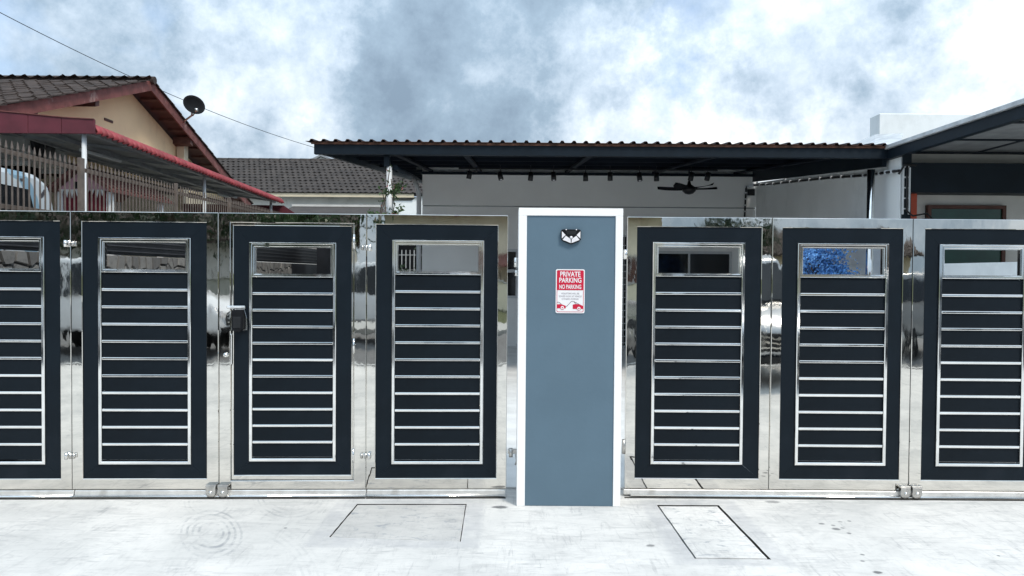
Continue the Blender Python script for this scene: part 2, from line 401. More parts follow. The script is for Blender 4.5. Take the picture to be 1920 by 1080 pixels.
def b_tube(bm, pts, r, seg=8, cap=True):
    pts = [Vector(p) for p in pts]; rs = r if isinstance(r, (list, tuple)) else [r] * len(pts)
    rings = []; up = None
    for i, p in enumerate(pts):
        t = (pts[min(i + 1, len(pts) - 1)] - pts[max(i - 1, 0)]).normalized()
        if up is None:
            up = Vector((0, 0, 1)) if abs(t.z) < .9 else Vector((1, 0, 0))
        u = t.cross(up).normalized(); w = u.cross(t).normalized(); up = w
        rings.append([bm.verts.new(p + (u * math.cos(2 * math.pi * k / seg) + w * math.sin(2 * math.pi * k / seg)) * rs[i]) for k in range(seg)])
    for a, b in zip(rings, rings[1:]):
        for k in range(seg): bm.faces.new((a[k], a[(k + 1) % seg], b[(k + 1) % seg], b[k]))
    if cap: bm.faces.new(rings[0]); bm.faces.new(rings[-1])
def tube(name, pts, r, mat, parent=None, seg=8):
    bm = bmesh.new(); b_tube(bm, pts, r, seg)
    me = fin(bm, name)
    for p in me.polygons: p.use_smooth = len(p.vertices) == 4
    return link(name, me, mat, parent)
def b_lathe(bm, prof, center, axis='Z', seg=20):
    c = Vector(center); rings = []
    for r, h in prof:
        ring = []
        for k in range(seg):
            a = 2 * math.pi * k / seg; q = (r * math.cos(a), r * math.sin(a), h)
            if axis == 'Y': q = (q[0], q[2], q[1])
            if axis == 'X': q = (q[2], q[0], q[1])
            ring.append(bm.verts.new(c + Vector(q)))
        rings.append(ring)
    for a, b in zip(rings, rings[1:]):
        for k in range(seg): bm.faces.new((a[k], a[(k + 1) % seg], b[(k + 1) % seg], b[k]))
    bm.faces.new(rings[0]); bm.faces.new(rings[-1][::-1])
def lathe(name, prof, center, mat, parent=None, axis='Z', seg=20):
    bm = bmesh.new(); b_lathe(bm, prof, center, axis, seg); me = fin(bm, name)
    for p in me.polygons: p.use_smooth = len(p.vertices) == 4
    return link(name, me, mat, parent)
def mesh_py(name, vs, fs, mat, parent=None, smooth=False):
    me = bpy.data.meshes.new(name); me.from_pydata([tuple(v) for v in vs], [], fs); me.update()
    if smooth:
        for p in me.polygons: p.use_smooth = True
    return link(name, me, mat, parent)
def flat_text(name, body, cx, cz, h, width, y, mat, parent, bold=.02):
    cu = bpy.data.curves.new(name, 'FONT'); cu.body = body; cu.align_x = 'CENTER'; cu.size = 1.0; cu.offset = bold; cu.extrude = .0
    o = bpy.data.objects.new(name + '_tmp', cu); C.objects.link(o)
    dg = bpy.context.evaluated_depsgraph_get(); me = bpy.data.meshes.new_from_object(o.evaluated_get(dg))
    bpy.data.objects.remove(o); bpy.data.curves.remove(cu)
    xs = [v.co.x for v in me.vertices]; ys = [v.co.y for v in me.vertices]
    sx = width / (max(xs) - min(xs)); sy = h / (max(ys) - min(ys)); mx = (max(xs) + min(xs)) / 2; my = (max(ys) + min(ys)) / 2
    for vv in me.vertices: vv.co = Vector((cx + (vv.co.x - mx) * sx, y, cz + (vv.co.y - my) * sy))
    me.materials.clear()
    return link(name, me, mat, parent)
random.seed(11)

# ================================================================== THE SETTING
struct(mesh_py('ground', [(-900, -900, -.16), (900, -900, -.16), (900, 2500, -.16), (-900, 2500, -.16)], [(0, 1, 2, 3)], 'earth'))
# concrete driveway with two pits for the covers
YF, YB = -6.6, .16
def grow(poly, d):
    near = d * 2.0
    c = sum((p for p in poly), Vector()) / len(poly)
    return [p + Vector((math.copysign(d, p.x - c.x), (d if p.y > c.y else -near), 0)) for p in poly]
def wobble(poly, n, amp):
    out = []
    for i, p in enumerate(poly):
        q = poly[(i + 1) % len(poly)]
        for k in range(n):
            w = p.lerp(q, k / n)
            if k: w = w + Vector((random.uniform(-amp, amp), random.uniform(-amp, amp), 0))
            out.append(w)
    return out
outer = [Vector((-14, YF, 0)), Vector((14, YF, 0)), Vector((14, YB, 0)), Vector((-14, YB, 0))]
holes = [wobble(grow(c, g), 10, .0016) for c, g in zip(covers, (.006, .012))]
loops = [outer] + holes
flatp = [p for l in loops for p in l]
tris = tessellate_polygon(loops)
vs = list(flatp); fs = [tuple(t_) for t_ in tris]
off = len(outer)
for h in holes:
    b0 = len(vs); vs += [p - Vector((0, 0, .07)) for p in h]; n = len(h)
    for i in range(n): fs.append((off + i, off + (i + 1) % n, b0 + (i + 1) % n, b0 + i))
    fs.append(tuple(range(b0, b0 + n))); off += n
b0 = len(vs); vs += [p - Vector((0, 0, .155)) for p in outer]
for i in range(4): fs.append((i, (i + 1) % 4, b0 + (i + 1) % 4, b0 + i))
drv = mesh_py('driveway', vs, fs, 'concrete'); struct(drv)
drv.data.materials.append(M['pit'])
for p in drv.data.polygons:
    if len(p.vertices) > 4 or (abs(p.normal.z) < .5 and p.center.y > YF + .1 and p.center.y < -.1 and abs(p.center.x) < 10): p.material_index = 1
bmx = bmesh.new(); bmx.from_mesh(drv.data); bmesh.ops.recalc_face_normals(bmx, faces=bmx.faces)
for f in bmx.faces:
    if f.material_index == 0 and abs(f.normal.z) > .9 and f.normal.z < 0: f.normal_flip()
bmx.to_mesh(drv.data); bmx.free()
lab = ['wide pale concrete drain cover left of the blue pillar', 'narrow pale concrete drain cover with dark open joint right of the blue pillar']
for c, l in zip(covers, lab):
    ins = wobble(c, 10, .0014); ctr = sum(ins, Vector()) / len(ins)
    bm = bmesh.new(); b_prism(bm, [p - ctr - Vector((0, 0, .004)) for p in ins], (0, 0, -.045))
    o = link('drain_cover', fin(bm, 'drain_cover'), 'cover' if 'wide' in l else 'cover_pale', loc=ctr); tag(o, l, 'drain cover', 'concrete drain covers in the driveway')
struct(box('yard_floor', -3.62, 4.60, .161, 9.6, -.15, .012, 'floor_tile'))
struct(box('neighbour_yard_floor', -16, -3.86, .161, 40, -.15, .010, 'kerb'))
struct(box('neighbour_yard_pavement', 4.92, 18, .161, 40, -.15, .011, 'kerb'))
struct(box('road', -60, 60, -13.6, -6.62, -.155, -.09, 'asphalt'))
struct(box('road_edge_line', -60, 60, -7.6, -7.48, -.0895, -.0855, 'roadpaint'))
struct(box('verge_pavement', -60, 60, -17.0, -13.62, -.155, .02, 'kerb'))

# ================================================================== THE GATE
def frame_bars(x0, x1, z0, z1, wl_, wr, wb, wt, y0, y1, names, mat, parent, bev=.003, gap=.00012):
    # four mitred bars round an opening
    X0, X1, Z0, Z1 = x0 + wl_, x1 - wr, z0 + wb, z1 - wt
    quads = [[(x0, z0), (x1, z0), (X1, Z0), (X0, Z0)], [(x1, z0), (x1, z1), (X1, Z1), (X1, Z0)],
             [(x1, z1), (x0, z1), (X0, Z1), (X1, Z1)], [(x0, z1), (x0, z0), (X0, Z0), (X0, Z1)]]
    for q, nm in zip(quads, names):
        cx = sum(p[0] for p in q) / 4; cz = sum(p[1] for p in q) / 4
        q = [(p[0] + math.copysign(gap, cx - p[0]) * (1 if abs(cx - p[0]) > 1e-6 else 0), p[1] + math.copysign(gap, cz - p[1])) for p in q]
        bm = bmesh.new(); b_prism(bm, [(p[0], y0, p[1]) for p in q], (0, y1 - y0, 0))
        eds = [e_ for e_ in bm.edges if abs(e_.verts[0].co.y - e_.verts[1].co.y) < 1e-6 and (abs(e_.verts[0].co.x - e_.verts[1].co.x) < 1e-6 or abs(e_.verts[0].co.z - e_.verts[1].co.z) < 1e-6)]
        bmesh.ops.bevel(bm, geom=eds, offset=bev, segments=1, affect='EDGES', profile=.5, clamp_overlap=True)
        link(nm, fin(bm, nm), mat, parent)
HN = ('bottom_rail', 'stile', 'top_rail', 'stile')
DN = ('inset_rail', 'inset_stile', 'inset_rail', 'inset_stile')
TN = ('trim_rail', 'trim_stile', 'trim_rail', 'trim_stile')
SN = ('slot_trim_rail', 'slot_trim_stile', 'slot_trim_rail', 'slot_trim_stile')
VN = ('slot_reveal_rail', 'slot_reveal_stile', 'slot_reveal_rail', 'slot_reveal_stile')
GZ0, GZ1 = .049, 1.772
def gate_panel(label, x0, x1, d0, d1, t0, t1, line, door=False):
    """x positions in photograph pixels at mid height; line(px) gives the world XY on the gate plane."""
    A, B = line(x0), line(x1); ang = math.atan2(B.y - A.y, B.x - A.x)
    root = empty('gate_panel', label, 'gate', (A.x, A.y, 0), ang, 'folding gate panels')
    L = lambda px: (line(px) - A).length * (1 if px >= x0 else -1)
    W = L(x1); D0, D1, T0, T1 = L(d0), L(d1), L(t0), L(t1)
    dz0, dz1, tz0, tz1 = .117, 1.709, .204, 1.614
    if door: dz0, dz1, tz0, tz1 = .137, 1.694, .222, 1.592
    if door:
        o0, o1, oz0, oz1 = D0 - .014, D1 + .014, dz0 - .030, dz1 + .014
        frame_bars(0, W, GZ0, GZ1, o0 - .004, W - o1 - .004, oz0 - GZ0 - .004, GZ1 - oz1 - .004, 0, .045, HN, 'steel', root)
        frame_bars(o0, o1, oz0, oz1, D0 - o0, o1 - D1, dz0 - oz0, oz1 - dz1, .004, .042, ('door_rail', 'door_stile', 'door_rail', 'door_stile'), 'steel', root)
        # tall door hinges
        for z in (1.60, .95, .26):
            tube('door_hinge', [(o1 + .003, -.004, z - .045), (o1 + .003, -.004, z + .045)], .006, 'steel_trim', root)
    else:
        frame_bars(0, W, GZ0, GZ1, D0, W - D1, dz0 - GZ0, GZ1 - dz1, 0, .045, HN, 'steel', root)
    frame_bars(D0 + .0005, D1 - .0005, dz0 + .0005, dz1 - .0005, T0 - D0, D1 - T1, tz0 - dz0, dz1 - tz1, .008, .038, DN, 'panel', root, .0012, .0003)
    tw = .020
    frame_bars(T0 + .0005, T1 - .0005, tz0 + .0005, tz1 - .0005, tw, tw, tw, .013, -.006, .040, TN, 'steel_trim', root, .0035)
    i0, i1 = T0 + tw, T1 - tw
    sz1 = tz1 - .0135; sz0 = sz1 - .203
    frame_bars(i0, i1, sz0, sz1, .013, .013, .017, .015, -.003, .043, SN, 'steel_trim', root, .0035)
    frame_bars(i0 + .0135, i1 - .0135, sz0 + .0175, sz1 - .0155, .004, .004, .004, .004, .006, .036, VN, 'steel_trim', root, .0012)
    # boards and bright strips
    zb, zt = tz0 + tw, sz0
    n = 11; pitch = (zt - zb) / n; sw = .018
    bw = i1 - i0
    bme = box_me(0, bw - .001, .010, .034, sw / 2 + .0004, pitch - sw / 2 - .0004, .001); bme.materials.append(M['board'])
    sme = box_me(0, bw - .001, -.001, .036, -sw / 2, sw / 2, .005, 2); sme.materials.append(M['steel_trim'])
    for k in range(n):
        lo = 0 if k else 0
        link('slat', bme, None, root, (i0 + .0005, 0, zb + k * pitch))
        if k: link('strip', sme, None, root, (i0 + .0005, random.uniform(-.0006, .0006), zb + k * pitch), (random.uniform(-.03, .03), random.uniform(-.0012, .0012), 0))
    # backing sheet behind the boards keeps the joints dark
    box('backing_sheet', i0 + .001, i1 - .001, .0365, .0385, zb + .001, zt - .001, 'board', root)
    return root, W
def lineL(px):
    Y = -.004
    for _ in range(3):
        p = at(px, 660, Y); Y = -.004 + .0322 * (p.x - .0)
    return Vector((p.x, Y, 0))
def lineR(px):
    p = at(px, 660, .022); return Vector((p.x, .022, 0))
panels = {}
panels['a'] = gate_panel('steel framed gate panel cut off by the left edge of the photo', -141, 133.2, -120, 112.5, -91, 84, lineL)
panels['b'] = gate_panel('steel framed gate panel left of the one with the black lock', 134.0, 409.6, 154.5, 387, 184, 358, lineL)
panels['c'] = gate_panel('gate panel with an inset door and a black lock on its left', 410.6, 686.2, 437.5, 658, 466.5, 630, lineL, True)
panels['d'] = gate_panel('steel framed gate panel ending just left of the blue pillar', 687.0, 951, 704.5, 932, 734, 906.5, lineL)
panels['e'] = gate_panel('steel framed gate panel starting just right of the blue pillar', 1174, 1444.6, 1193, 1425.5, 1222, 1395, lineR)
panels['f'] = gate_panel('gate panel whose slot shows a blue blossom tree', 1445.6, 1708, 1465, 1690, 1493, 1664, lineR)
panels['g'] = gate_panel('gate panel cut off by the right edge of the photo', 1709, 1971, 1731.5, 1949, 1758, 1922, lineR)

def knuckle(parent, x, z, flip=1):
    h = link('hinge', box_me(x - .034 * flip if flip > 0 else x - .034, x + .034, -.006, -.001, z - .013, z + .013, .0015), 'steel_trim', parent)
    for k, (dx, r, hh) in enumerate(((-.024 * flip, .010, .020), (.002, .008, .016), (.022 * flip, .008, .015))):
        tube('hinge_pin', [(x + dx, -.014, z - hh), (x + dx, -.014, z + hh)], r, 'steel_dull' if k else 'steel_trim', h, 10)
    return h
for key, z, fl in (('a', 1.572, 1), ('a', .262, 1), ('c', 1.562, -1), ('c', .262, -1)):
    root, W = panels[key]; knuckle(root, W, z, fl)
def castor(parent, x):
    c = lathe('castor', [(.004, -.012), (.026, -.012), (.030, -.009), (.030, .009), (.026, .012), (.004, .012)], (x, -.022, .034), 'steel_dull', parent, 'Y', 22)
    prism('fork', [(x - .030, -.038, .034), (x + .030, -.038, .034), (x + .030, -.038, .078), (x - .030, -.038, .078)], (0, .003, 0), 'steel_dull', c, .001)
    box('fork_bracket', x - .032, x + .032, -.0345, -.001, .074, .086, 'steel_dull', c, .001)
    lathe('axle_bolt', [(.002, -.044), (.009, -.043), (.010, -.0385), (.010, -.036)], (x, 0, .040), 'steel_trim', c, 'Y', 12)
for key, side in (('b', 1), ('c', 0), ('f', 1), ('g', 0)):
    root, W = panels[key]; castor(root, W - .036 if side else .034)
# drop latch + black lock on the door panel
root, W = panels['c']
xl = (lineL(450) - lineL(410.6)).length
bar = box('latch_bar', xl - .075, xl + .038, -.022, -.010, 1.178, 1.196, 'steel_trim', root, .003)
plate = prism('lock_plate', [(xl - .052, -.012, 1.045), (xl + .048, -.012, 1.045), (xl + .045, -.012, 1.12), (xl + .030, -.012, 1.177), (xl - .028, -.012, 1.177), (xl - .045, -.012, 1.12)], (0, .008, 0), 'steel_trim', root, .001)
lk = prism('lock', [(xl - .036, -.050, 1.055), (xl - .020, -.050, 1.034), (xl + .016, -.050, 1.034), (xl + .030, -.050, 1.055), (xl + .034, -.050, 1.172), (xl - .034, -.050, 1.172)], (0, .036, 0), 'black_matte', root, .006, 2)
prism('lock_cap', [(xl - .024, -.054, 1.06), (xl + .020, -.054, 1.06), (xl + .022, -.054, 1.13), (xl - .026, -.054, 1.13)], (0, .004, 0), 'black', lk, .002)
lathe('key_knob', [(.004, -.020), (.013, -.016), (.015, 0)], ((lineL(424) - lineL(410.6)).length, 0, .890), 'steel_trim', root, 'Y', 16)
box('door_handle', (lineL(433.6) - lineL(410.6)).length - .006, (lineL(433.6) - lineL(410.6)).length + .006, -.012, -.002, .83, 1.02, 'steel_trim', root, .003)
# cable tie stains: small curved twig of wire held at the foot of the right hand panel is a latch hook
root, W = panels['d']
hk = empty('pillar_hinge', 'steel hinge joining the left gate to the pillar near the ground', 'hinge', (0, 0, 0), 0, 'pillar hinges')
q = at(958, 848, .0)
tube('hinge_pin', [(q.x, -.02, q.z - .025), (q.x, -.02, q.z + .03)], .012, 'steel_dull', hk, 12)
box('hinge_leaf', q.x - .02, q.x + .045, -.012, .006, q.z - .008, q.z + .022, 'steel_dull', hk, .002)
tube('hook', [(q.x + .030, -.02, q.z - .008), (q.x + .036, -.02, q.z - .05), (q.x + .028, -.02, q.z - .075)], .005, 'steel_dull', hk)
hk = empty('pillar_hinge', 'steel hinge joining the left gate to the pillar near its top', 'hinge', (0, 0, 0), 0, 'pillar hinges')
q = at(967, 492, .0)
tube('hinge_pin', [(q.x, .0, q.z - .03), (q.x, .0, q.z + .03)], .011, 'steel_trim', hk, 12)
tube('hinge_pin', [(q.x + .004, .0, q.z - .085), (q.x + .004, .0, q.z - .05)], .009, 'steel_trim', hk, 12)
hk = empty('pillar_hinge', 'steel hinge between the pillar and the right gate near the ground', 'hinge', (0, 0, 0), 0, 'pillar hinges')
q = at(1169, 838, .03)
tube('hinge_pin', [(q.x, .02, q.z - .04), (q.x, .02, q.z + .05)], .012, 'steel_dull', hk, 12)
hk = empty('pillar_hinge', 'steel hinge between the pillar and the right gate near its top', 'hinge', (0, 0, 0), 0, 'pillar hinges')
q = at(1172, 477, .03)
tube('hinge_pin', [(q.x, .02, q.z - .03), (q.x, .02, q.z + .03)], .012, 'steel_trim', hk, 12)

# floor rails in front of the gate foot
def rail(label, pa, pb, line, rod0=None):
    A, B = line(pa), line(pb); ang = math.atan2(B.y - A.y, B.x - A.x); Wd = (B - A).length
    r = empty('floor_rail', label, 'rail', (A.x, A.y, 0), ang, 'steel floor rails under the gates')
    box('rail_bar', .001, Wd - .001, -.010, .050, .012, .046, 'steel_satin', r, .003)
    tube('rail_rod', [(.001 + (rod0 or 0), -.018, .0095), (Wd - .001, -.018, .0095)], .008, 'steel_trim', r, 8)
    box('joint_shadow_strip', .001, Wd - .001, -.042, -.024, .0006, .003, 'pit', r)  # dark strip: joint line with the rail's contact shadow put in as colour
rail('steel floor rail under the leftmost gate panel', -141, 139, lineL)
rail('long steel floor rail under the lock panel and its left neighbour', 139.6, 688, lineL)
rail('short steel floor rail ending left of the blue pillar', 688.6, 950, lineL)
rail('steel floor rail running right from the blue pillar', 1172, 1985, lineR, .04)

# ================================================================== PILLAR
PY = -.185
a = at(970.5, 660, PY); b = at(1165.5, 660, PY); top = at(1070, 390.5, PY).z
pil = empty('gate_pillar', 'white rendered gate pillar with a blue grey front face', 'pillar', ((a.x + b.x) / 2, PY, 0))
hw = (b.x - a.x) / 2; bw = .050
bm = bmesh.new(); b_box(bm, -hw, hw, 0, .36, .0, top)
link('pillar_body', fin(bm, 'pillar_body', .004), 'white', pil)
fl, fr = -hw + (at(986, 660, PY).x - a.x), hw - (b.x - at(1151.5, 660, PY).x)
ft = at(1070, 405, PY).z
# raised white border and the blue panel between
prism('border', [(-hw + .0005, -.012, .001), (fl, -.012, .001), (fl, -.012, ft), (-hw + .0005, -.012, ft)], (0, .0115, 0), 'white', pil, .002)
prism('border', [(fr, -.012, .001), (hw - .0005, -.012, .001), (hw - .0005, -.012, ft), (fr, -.012, ft)], (0, .0115, 0), 'white', pil, .002)
prism('border', [(-hw + .0005, -.012, ft + .0003), (hw - .0005, -.012, ft + .0003), (hw - .0005, -.012, top - .0005), (-hw + .0005, -.012, top - .0005)], (0, .0115, 0), 'white', pil, .002)
box('face_panel', fl + .0005, fr - .0005, -.004, -.0004, .0015, ft - .0005, 'blue', pil)
PF = PY - .004
# solar lamp
q = at(1070, 445, PF)
lamp = empty('solar_lamp', 'small black solar wall lamp with white facets on the blue pillar', 'lamp', (q.x, PF - .001, q.z))
s = 4.46 / F
def sp(px, py): return ((px - 1070) * s, (445 - py) * s)
outl = [sp(1051.5, 433), sp(1054, 430.5), sp(1086, 430.5), sp(1089, 433), sp(1088.5, 450), sp(1085, 453), sp(1070.5, 458.5), sp(1055, 452.5), sp(1051.5, 449)]
bm = bmesh.new(); b_prism(bm, [(p[0], -.020, p[1]) for p in outl], (0, .020, 0)); link('lamp_case', fin(bm, 'case', .003, 2), 'black_matte', lamp)
for poly in ([(1053, 434), (1060, 441), (1053, 447.5)], [(1087.5, 434), (1080.5, 441), (1087.5, 447.5)],
             [(1060.5, 442.5), (1069.5, 448.5), (1069.8, 456), (1054.5, 450)], [(1080, 442.5), (1071.5, 448.5), (1071.2, 456), (1086, 450)]):
    prism('lens', [(sp(*p)[0], -.0225, sp(*p)[1]) for p in poly], (0, .003, 0), 'led', lamp)
lathe('sensor', [(.001, -.030), (.007, -.027), (.009, -.021)], (sp(1070.5, 445.5)[0], 0, sp(1070.5, 445.5)[1]), 'led', lamp, 'Y', 14)
prism('solar_cell', [(sp(1060, 433)[0], -.0215, sp(1060, 433)[1]), (sp(1081, 433)[0], -.0215, sp(1081, 433)[1]), (sp(1078, 440)[0], -.0215, sp(1078, 440)[1]), (sp(1063, 440)[0], -.0215, sp(1063, 440)[1])], (0, .002, 0), 'black', lamp)
for px in (1061, 1080): lathe('screw', [(.001, -.006), (.004, -.004), (.004, 0)], (sp(px, 431)[0], -.018, sp(px, 431)[1]), 'led', lamp, 'Y', 8)
# parking sign
q = at(1069, 546, PF)
sg = empty('parking_sign', 'red and white private parking sign on the blue pillar', 'sign', (q.x, PF - .001, q.z))
hw2, hh = 27.2 * s, 41.2 * s
def rrect(x0, x1, z0, z1, r, y, n=4):
    pts = []
    for cx, cz, a0 in ((x1 - r, z0 + r, -90), (x1 - r, z1 - r, 0), (x0 + r, z1 - r, 90), (x0 + r, z0 + r, 180)):
        for k in range(n + 1):
            an = R(a0 + 90 * k / n); pts.append((cx + r * math.cos(an), y, cz + r * math.sin(an)))
    return pts
prism('sign_plate', rrect(-hw2, hw2, -hh, hh, .010, -.004), (0, .004, 0), 'signwhite', sg)
def sz(py): return (546 - py) * s
def sx(px): return (px - 1069) * s
e = .006
border = rrect(-hw2 + .0065, hw2 - .0065, -hh + .0065, hh - .0065, .007, -.0046)
inner = rrect(-hw2 + .0095, hw2 - .0095, -hh + .0095, hh - .0095, .006, -.0046)
n = len(border); mesh_py('sign_border', border + inner, [(i, (i + 1) % n, n + (i + 1) % n, n + i) for i in range(n)], 'signred', sg)
head = rrect(-hw2 + .0075, hw2 - .0075, sz(544), hh - .0075, .006, -.0051)
mesh_py('sign_heading', head, [tuple(range(len(head)))], 'signred', sg)
for txt, py, h_, w_ in (('PRIVATE', 514, 9.6, 38), ('PARKING', 525.3, 9.6, 41.5), ('NO PARKING', 537.6, 8.0, 41)):
    flat_text('sign_lettering', txt, 0, sz(py), h_ * s, w_ * s, -.0057, 'signwhite', sg, .018)
for txt, py, w_ in (('VIOLATORS WILL BE', 550.2, 34), ('TOWED AWAY AT VEHICLE', 555.4, 43), ("OWNER'S EXPENSE", 560.5, 32)):
    flat_text('sign_lettering', txt, 0, sz(py), 3.1 * s, w_ * s, -.0057, 'signgrey', sg, .0)
cars = [[(1044.2, 571), (1048, 570.5), (1052, 570.5), (1060, 573), (1061, 575), (1061, 578), (1044.2, 578)],
        [(1074, 571), (1080, 570), (1087, 570.5), (1092, 573), (1093.3, 574), (1093.3, 579), (1074, 579)]]
for pc in cars: mesh_py('sign_car', [(sx(p[0]), -.0057, sz(p[1])) for p in pc], [tuple(range(len(pc)))], 'signred', sg)
def stroke(pts, w_, y, mat):
    for p, q_ in zip(pts, pts[1:]):
        d = Vector((q_[0] - p[0], 0, -(q_[1] - p[1]))); nrm_ = Vector((-d.z, 0, d.x)).normalized() * w_ * s / 2
        A_ = Vector((sx(p[0]), y, sz(p[1]))); B_ = Vector((sx(q_[0]), y, sz(q_[1])))
        mesh_py('sign_line', [A_ - nrm_, B_ - nrm_, B_ + nrm_, A_ + nrm_], [(0, 1, 2, 3)], mat, sg)
stroke([(1044.5, 567), (1047.5, 566.3), (1053, 570.5)], .7, -.0059, 'signdark')
stroke([(1060.5, 575), (1063, 573.8), (1071, 565.3), (1076, 565.2), (1086, 570.5)], .7, -.0059, 'signdark')
stroke([(1076, 565.2), (1080, 570)], .6, -.0059, 'signdark')
for px, py in ((1054.5, 576.8), (1085.5, 578.2)):
    for r_, y_, m_ in ((3.9, -.0061, 'signred'), (3.1, -.0065, 'signwhite'), (1.3, -.0069, 'signred')):
        mesh_py('sign_wheel', [(sx(px) + r_ * s * math.cos(k * math.pi / 8), y_, sz(py) + r_ * s * math.sin(k * math.pi / 8)) for k in range(16)], [tuple(range(16))], m_, sg)

# ================================================================== THE HOUSE BEHIND THE GATE
HY = 9.55                                   # front wall
PWX = 4.66                                  # face of the party wall
h_l = at(792, 380, HY).x; h_top = 3.42
zl = at(1100, 387, HY).z
house = empty('grey_house', 'pale grey house wall under the dark carport roof', 'house', (0, HY, 0))
def wall_with_holes(name, x0, x1, z0, z1, holes, y0, y1, mat, parent):
    xs = sorted({x0, x1, *[h[0] for h in holes], *[h[1] for h in holes]}); zs = sorted({z0, z1, *[h[2] for h in holes], *[h[3] for h in holes]})
    bm = bmesh.new()
    for xa, xb in zip(xs, xs[1:]):
        for za, zb_ in zip(zs, zs[1:]):
            mx, mz = (xa + xb) / 2, (za + zb_) / 2
            if any(h[0] < mx < h[1] and h[2] < mz < h[3] for h in holes): continue
            b_box(bm, xa, xb, y0, y1, za, zb_)
    bmesh.ops.remove_doubles(bm, verts=bm.verts, dist=1e-5)
    seen = {}
    for f in list(bm.faces):
        k = tuple(sorted(v_.index for v_ in f.verts))
    bm.verts.index_update()
    dup = {}
    for f in bm.faces: dup.setdefault(tuple(sorted(v_.index for v_ in f.verts)), []).append(f)
    bmesh.ops.delete(bm, geom=[f for l in dup.values() if len(l) > 1 for f in l], context='FACES')
    return link(name, fin(bm, name), mat, parent)
wa, wb_ = at(1212, 480, HY).x, at(1373, 480, HY).x
wc, wd = at(918, 480, HY).x, at(1020, 480, HY).x
da, db = at(1085, 480, HY).x, at(1187, 480, HY).x
wz1 = at(1300, 471, HY).z; wz0 = .93; wz2 = at(960, 467, HY).z; dz = at(1170, 440, HY).z
wall_with_holes('wall', h_l, PWX - .002, .0, zl - .02, [(wa, wb_, wz0, wz1), (wc, wd, wz0, wz2), (da, db, .0, dz)], 0, .15, 'grey_wall', house)
box('shadow_joint', h_l + .004, PWX - .004, .012, .15, zl - .0199, zl - .0001, 'galv', house)
box('upper_wall', h_l, PWX - .002, -.02, .15, zl, h_top, 'grey_wall', house)
def window(parent, x0, x1, z0, z1, y, n, mid=None, fmat='alu', gmat='glass_dark', fw=.05):
    w = box('window', x0 + .001, x1 - .001, y + .06, y + .07, z0 + .001, z1 - .001, 'black_matte', parent)
    frame_bars(x0 + .001, x1 - .001, z0 + .001, z1 - .001, fw, fw, fw, fw, y + .005, y + .055, ('frame',) * 4, fmat, w, .003)
    pw = (x1 - x0 - 2 * fw) / n
    for k in range(n):
        a0 = x0 + fw + k * pw + (.02 if k else .001); a1 = x0 + fw + (k + 1) * pw - (.02 if k < n - 1 else .001)
        box('pane', a0, a1, y + .03, y + .036, z0 + fw + .001, z1 - fw - .001, gmat, w)
        if k: box('mullion', a0 - .039, a0 - .001, y + .008, y + .05, z0 + fw + .001, z1 - fw - .001, fmat, w, .002)
    if mid: box('transom', x0 + fw + .001, x1 - fw - .001, y + .006, y + .028, mid - .03, mid + .03, fmat, w, .002)
    return w
window(house, wa, wb_, wz0, wz1, 0, 2)
window(house, wc, wd, wz0, wz2, 0, 2, at(960, 508, HY).z)
dr = box('door', da + .001, db - .001, .10, .14, .001, dz - .001, 'black_matte', house)
frame_bars(da + .001, db - .001, .001, dz - .001, .04, .04, .03, .04, .01, .06, ('frame',) * 4, 'alu', dr, .002)
for k in range(16): box('grille_bar', da + .041, db - .041, .02, .035, .08 + k * .125, .092 + k * .125, 'alu', dr)
for k in range(9):
    xx = da + .05 + (db - da - .1) * k / 8; box('grille_bar', xx - .006, xx + .006, .036, .048, .035, dz - .045, 'alu', dr)
# small black camera box on the wall
q = at(1407, 361, HY)
tag(box('junction_box', q.x - .07, q.x + .07, HY - .05, HY - .003, q.z - .06, q.z + .06, 'black', None, .006), 'small black box on the grey wall near the corner', 'box')

# party wall to the right, stepping down towards the gate
wallr = empty('party_wall', 'white boundary wall receding on the right of the yard', 'wall', (PWX, 0, 0))
yA = atx(1689, 300, PWX).y
zA = atx(1689, 276, PWX).z; zB = at(1417, 345, HY).z
tw_ = .13
y1_ = atx(1640, 300, PWX).y
prism('tall_wall', [(.0, yA, 0), (.0, yA, zA), (.0, y1_, zA), (.0, y1_, atx(1640, 309, PWX).z), (.0, HY - .001, zB + .02), (.0, HY - .001, 0)], (tw_, 0, 0), 'white_wall', wallr)
box('low_wall', .001, tw_ - .001, .30, yA - .001, 0, 1.55, 'white_wall', wallr, .004)
box('end_post', .015, .115, yA - .03, yA - .002, 1.551, zA - .03, 'beam', wallr)
q0 = atx(1560, 497, PWX - .01)
box('skirting_band', -.012, -.001, yA + .4, HY - .01, 0.012, atx(1600, 497, PWX).z, 'white_wall', wallr, .002)

# ================================================================== CARPORT
FY = 4.45                                   # front of the roof
fl_, fr_ = at(584, 280, FY).x, PWX - .03
zt0 = at(900, 265, FY).z; zb0 = at(900, 291, FY).z
sl = math.tan(R(4.9))
cp = empty('carport', 'dark slate carport with a ribbed metal roof', 'carport', (0, FY, 0))
box('fascia_beam', fl_ + .03, fr_, 0, .07, zb0, zt0 - .022, 'beam', cp, .004)
DEP = 14.0
pitch = .1455; prof = []
x = fl_ - .06; 
while x < fr_ + .02:
    prof += [(x, 0), (x + .045, .0), (x + .062, .026), (x + .088, .026), (x + .105, 0)]; x += pitch
vs, fs = [], []
for (px_, pz_) in prof:
    dy = DEP if px_ < h_l - .1 else (HY - FY - .001)
    for yy in (-.05, dy):
        vs.append((px_, yy, zt0 - .018 + pz_ + sl * yy + .004)); vs.append((px_, yy, zt0 - .018 + pz_ + sl * yy - .001))
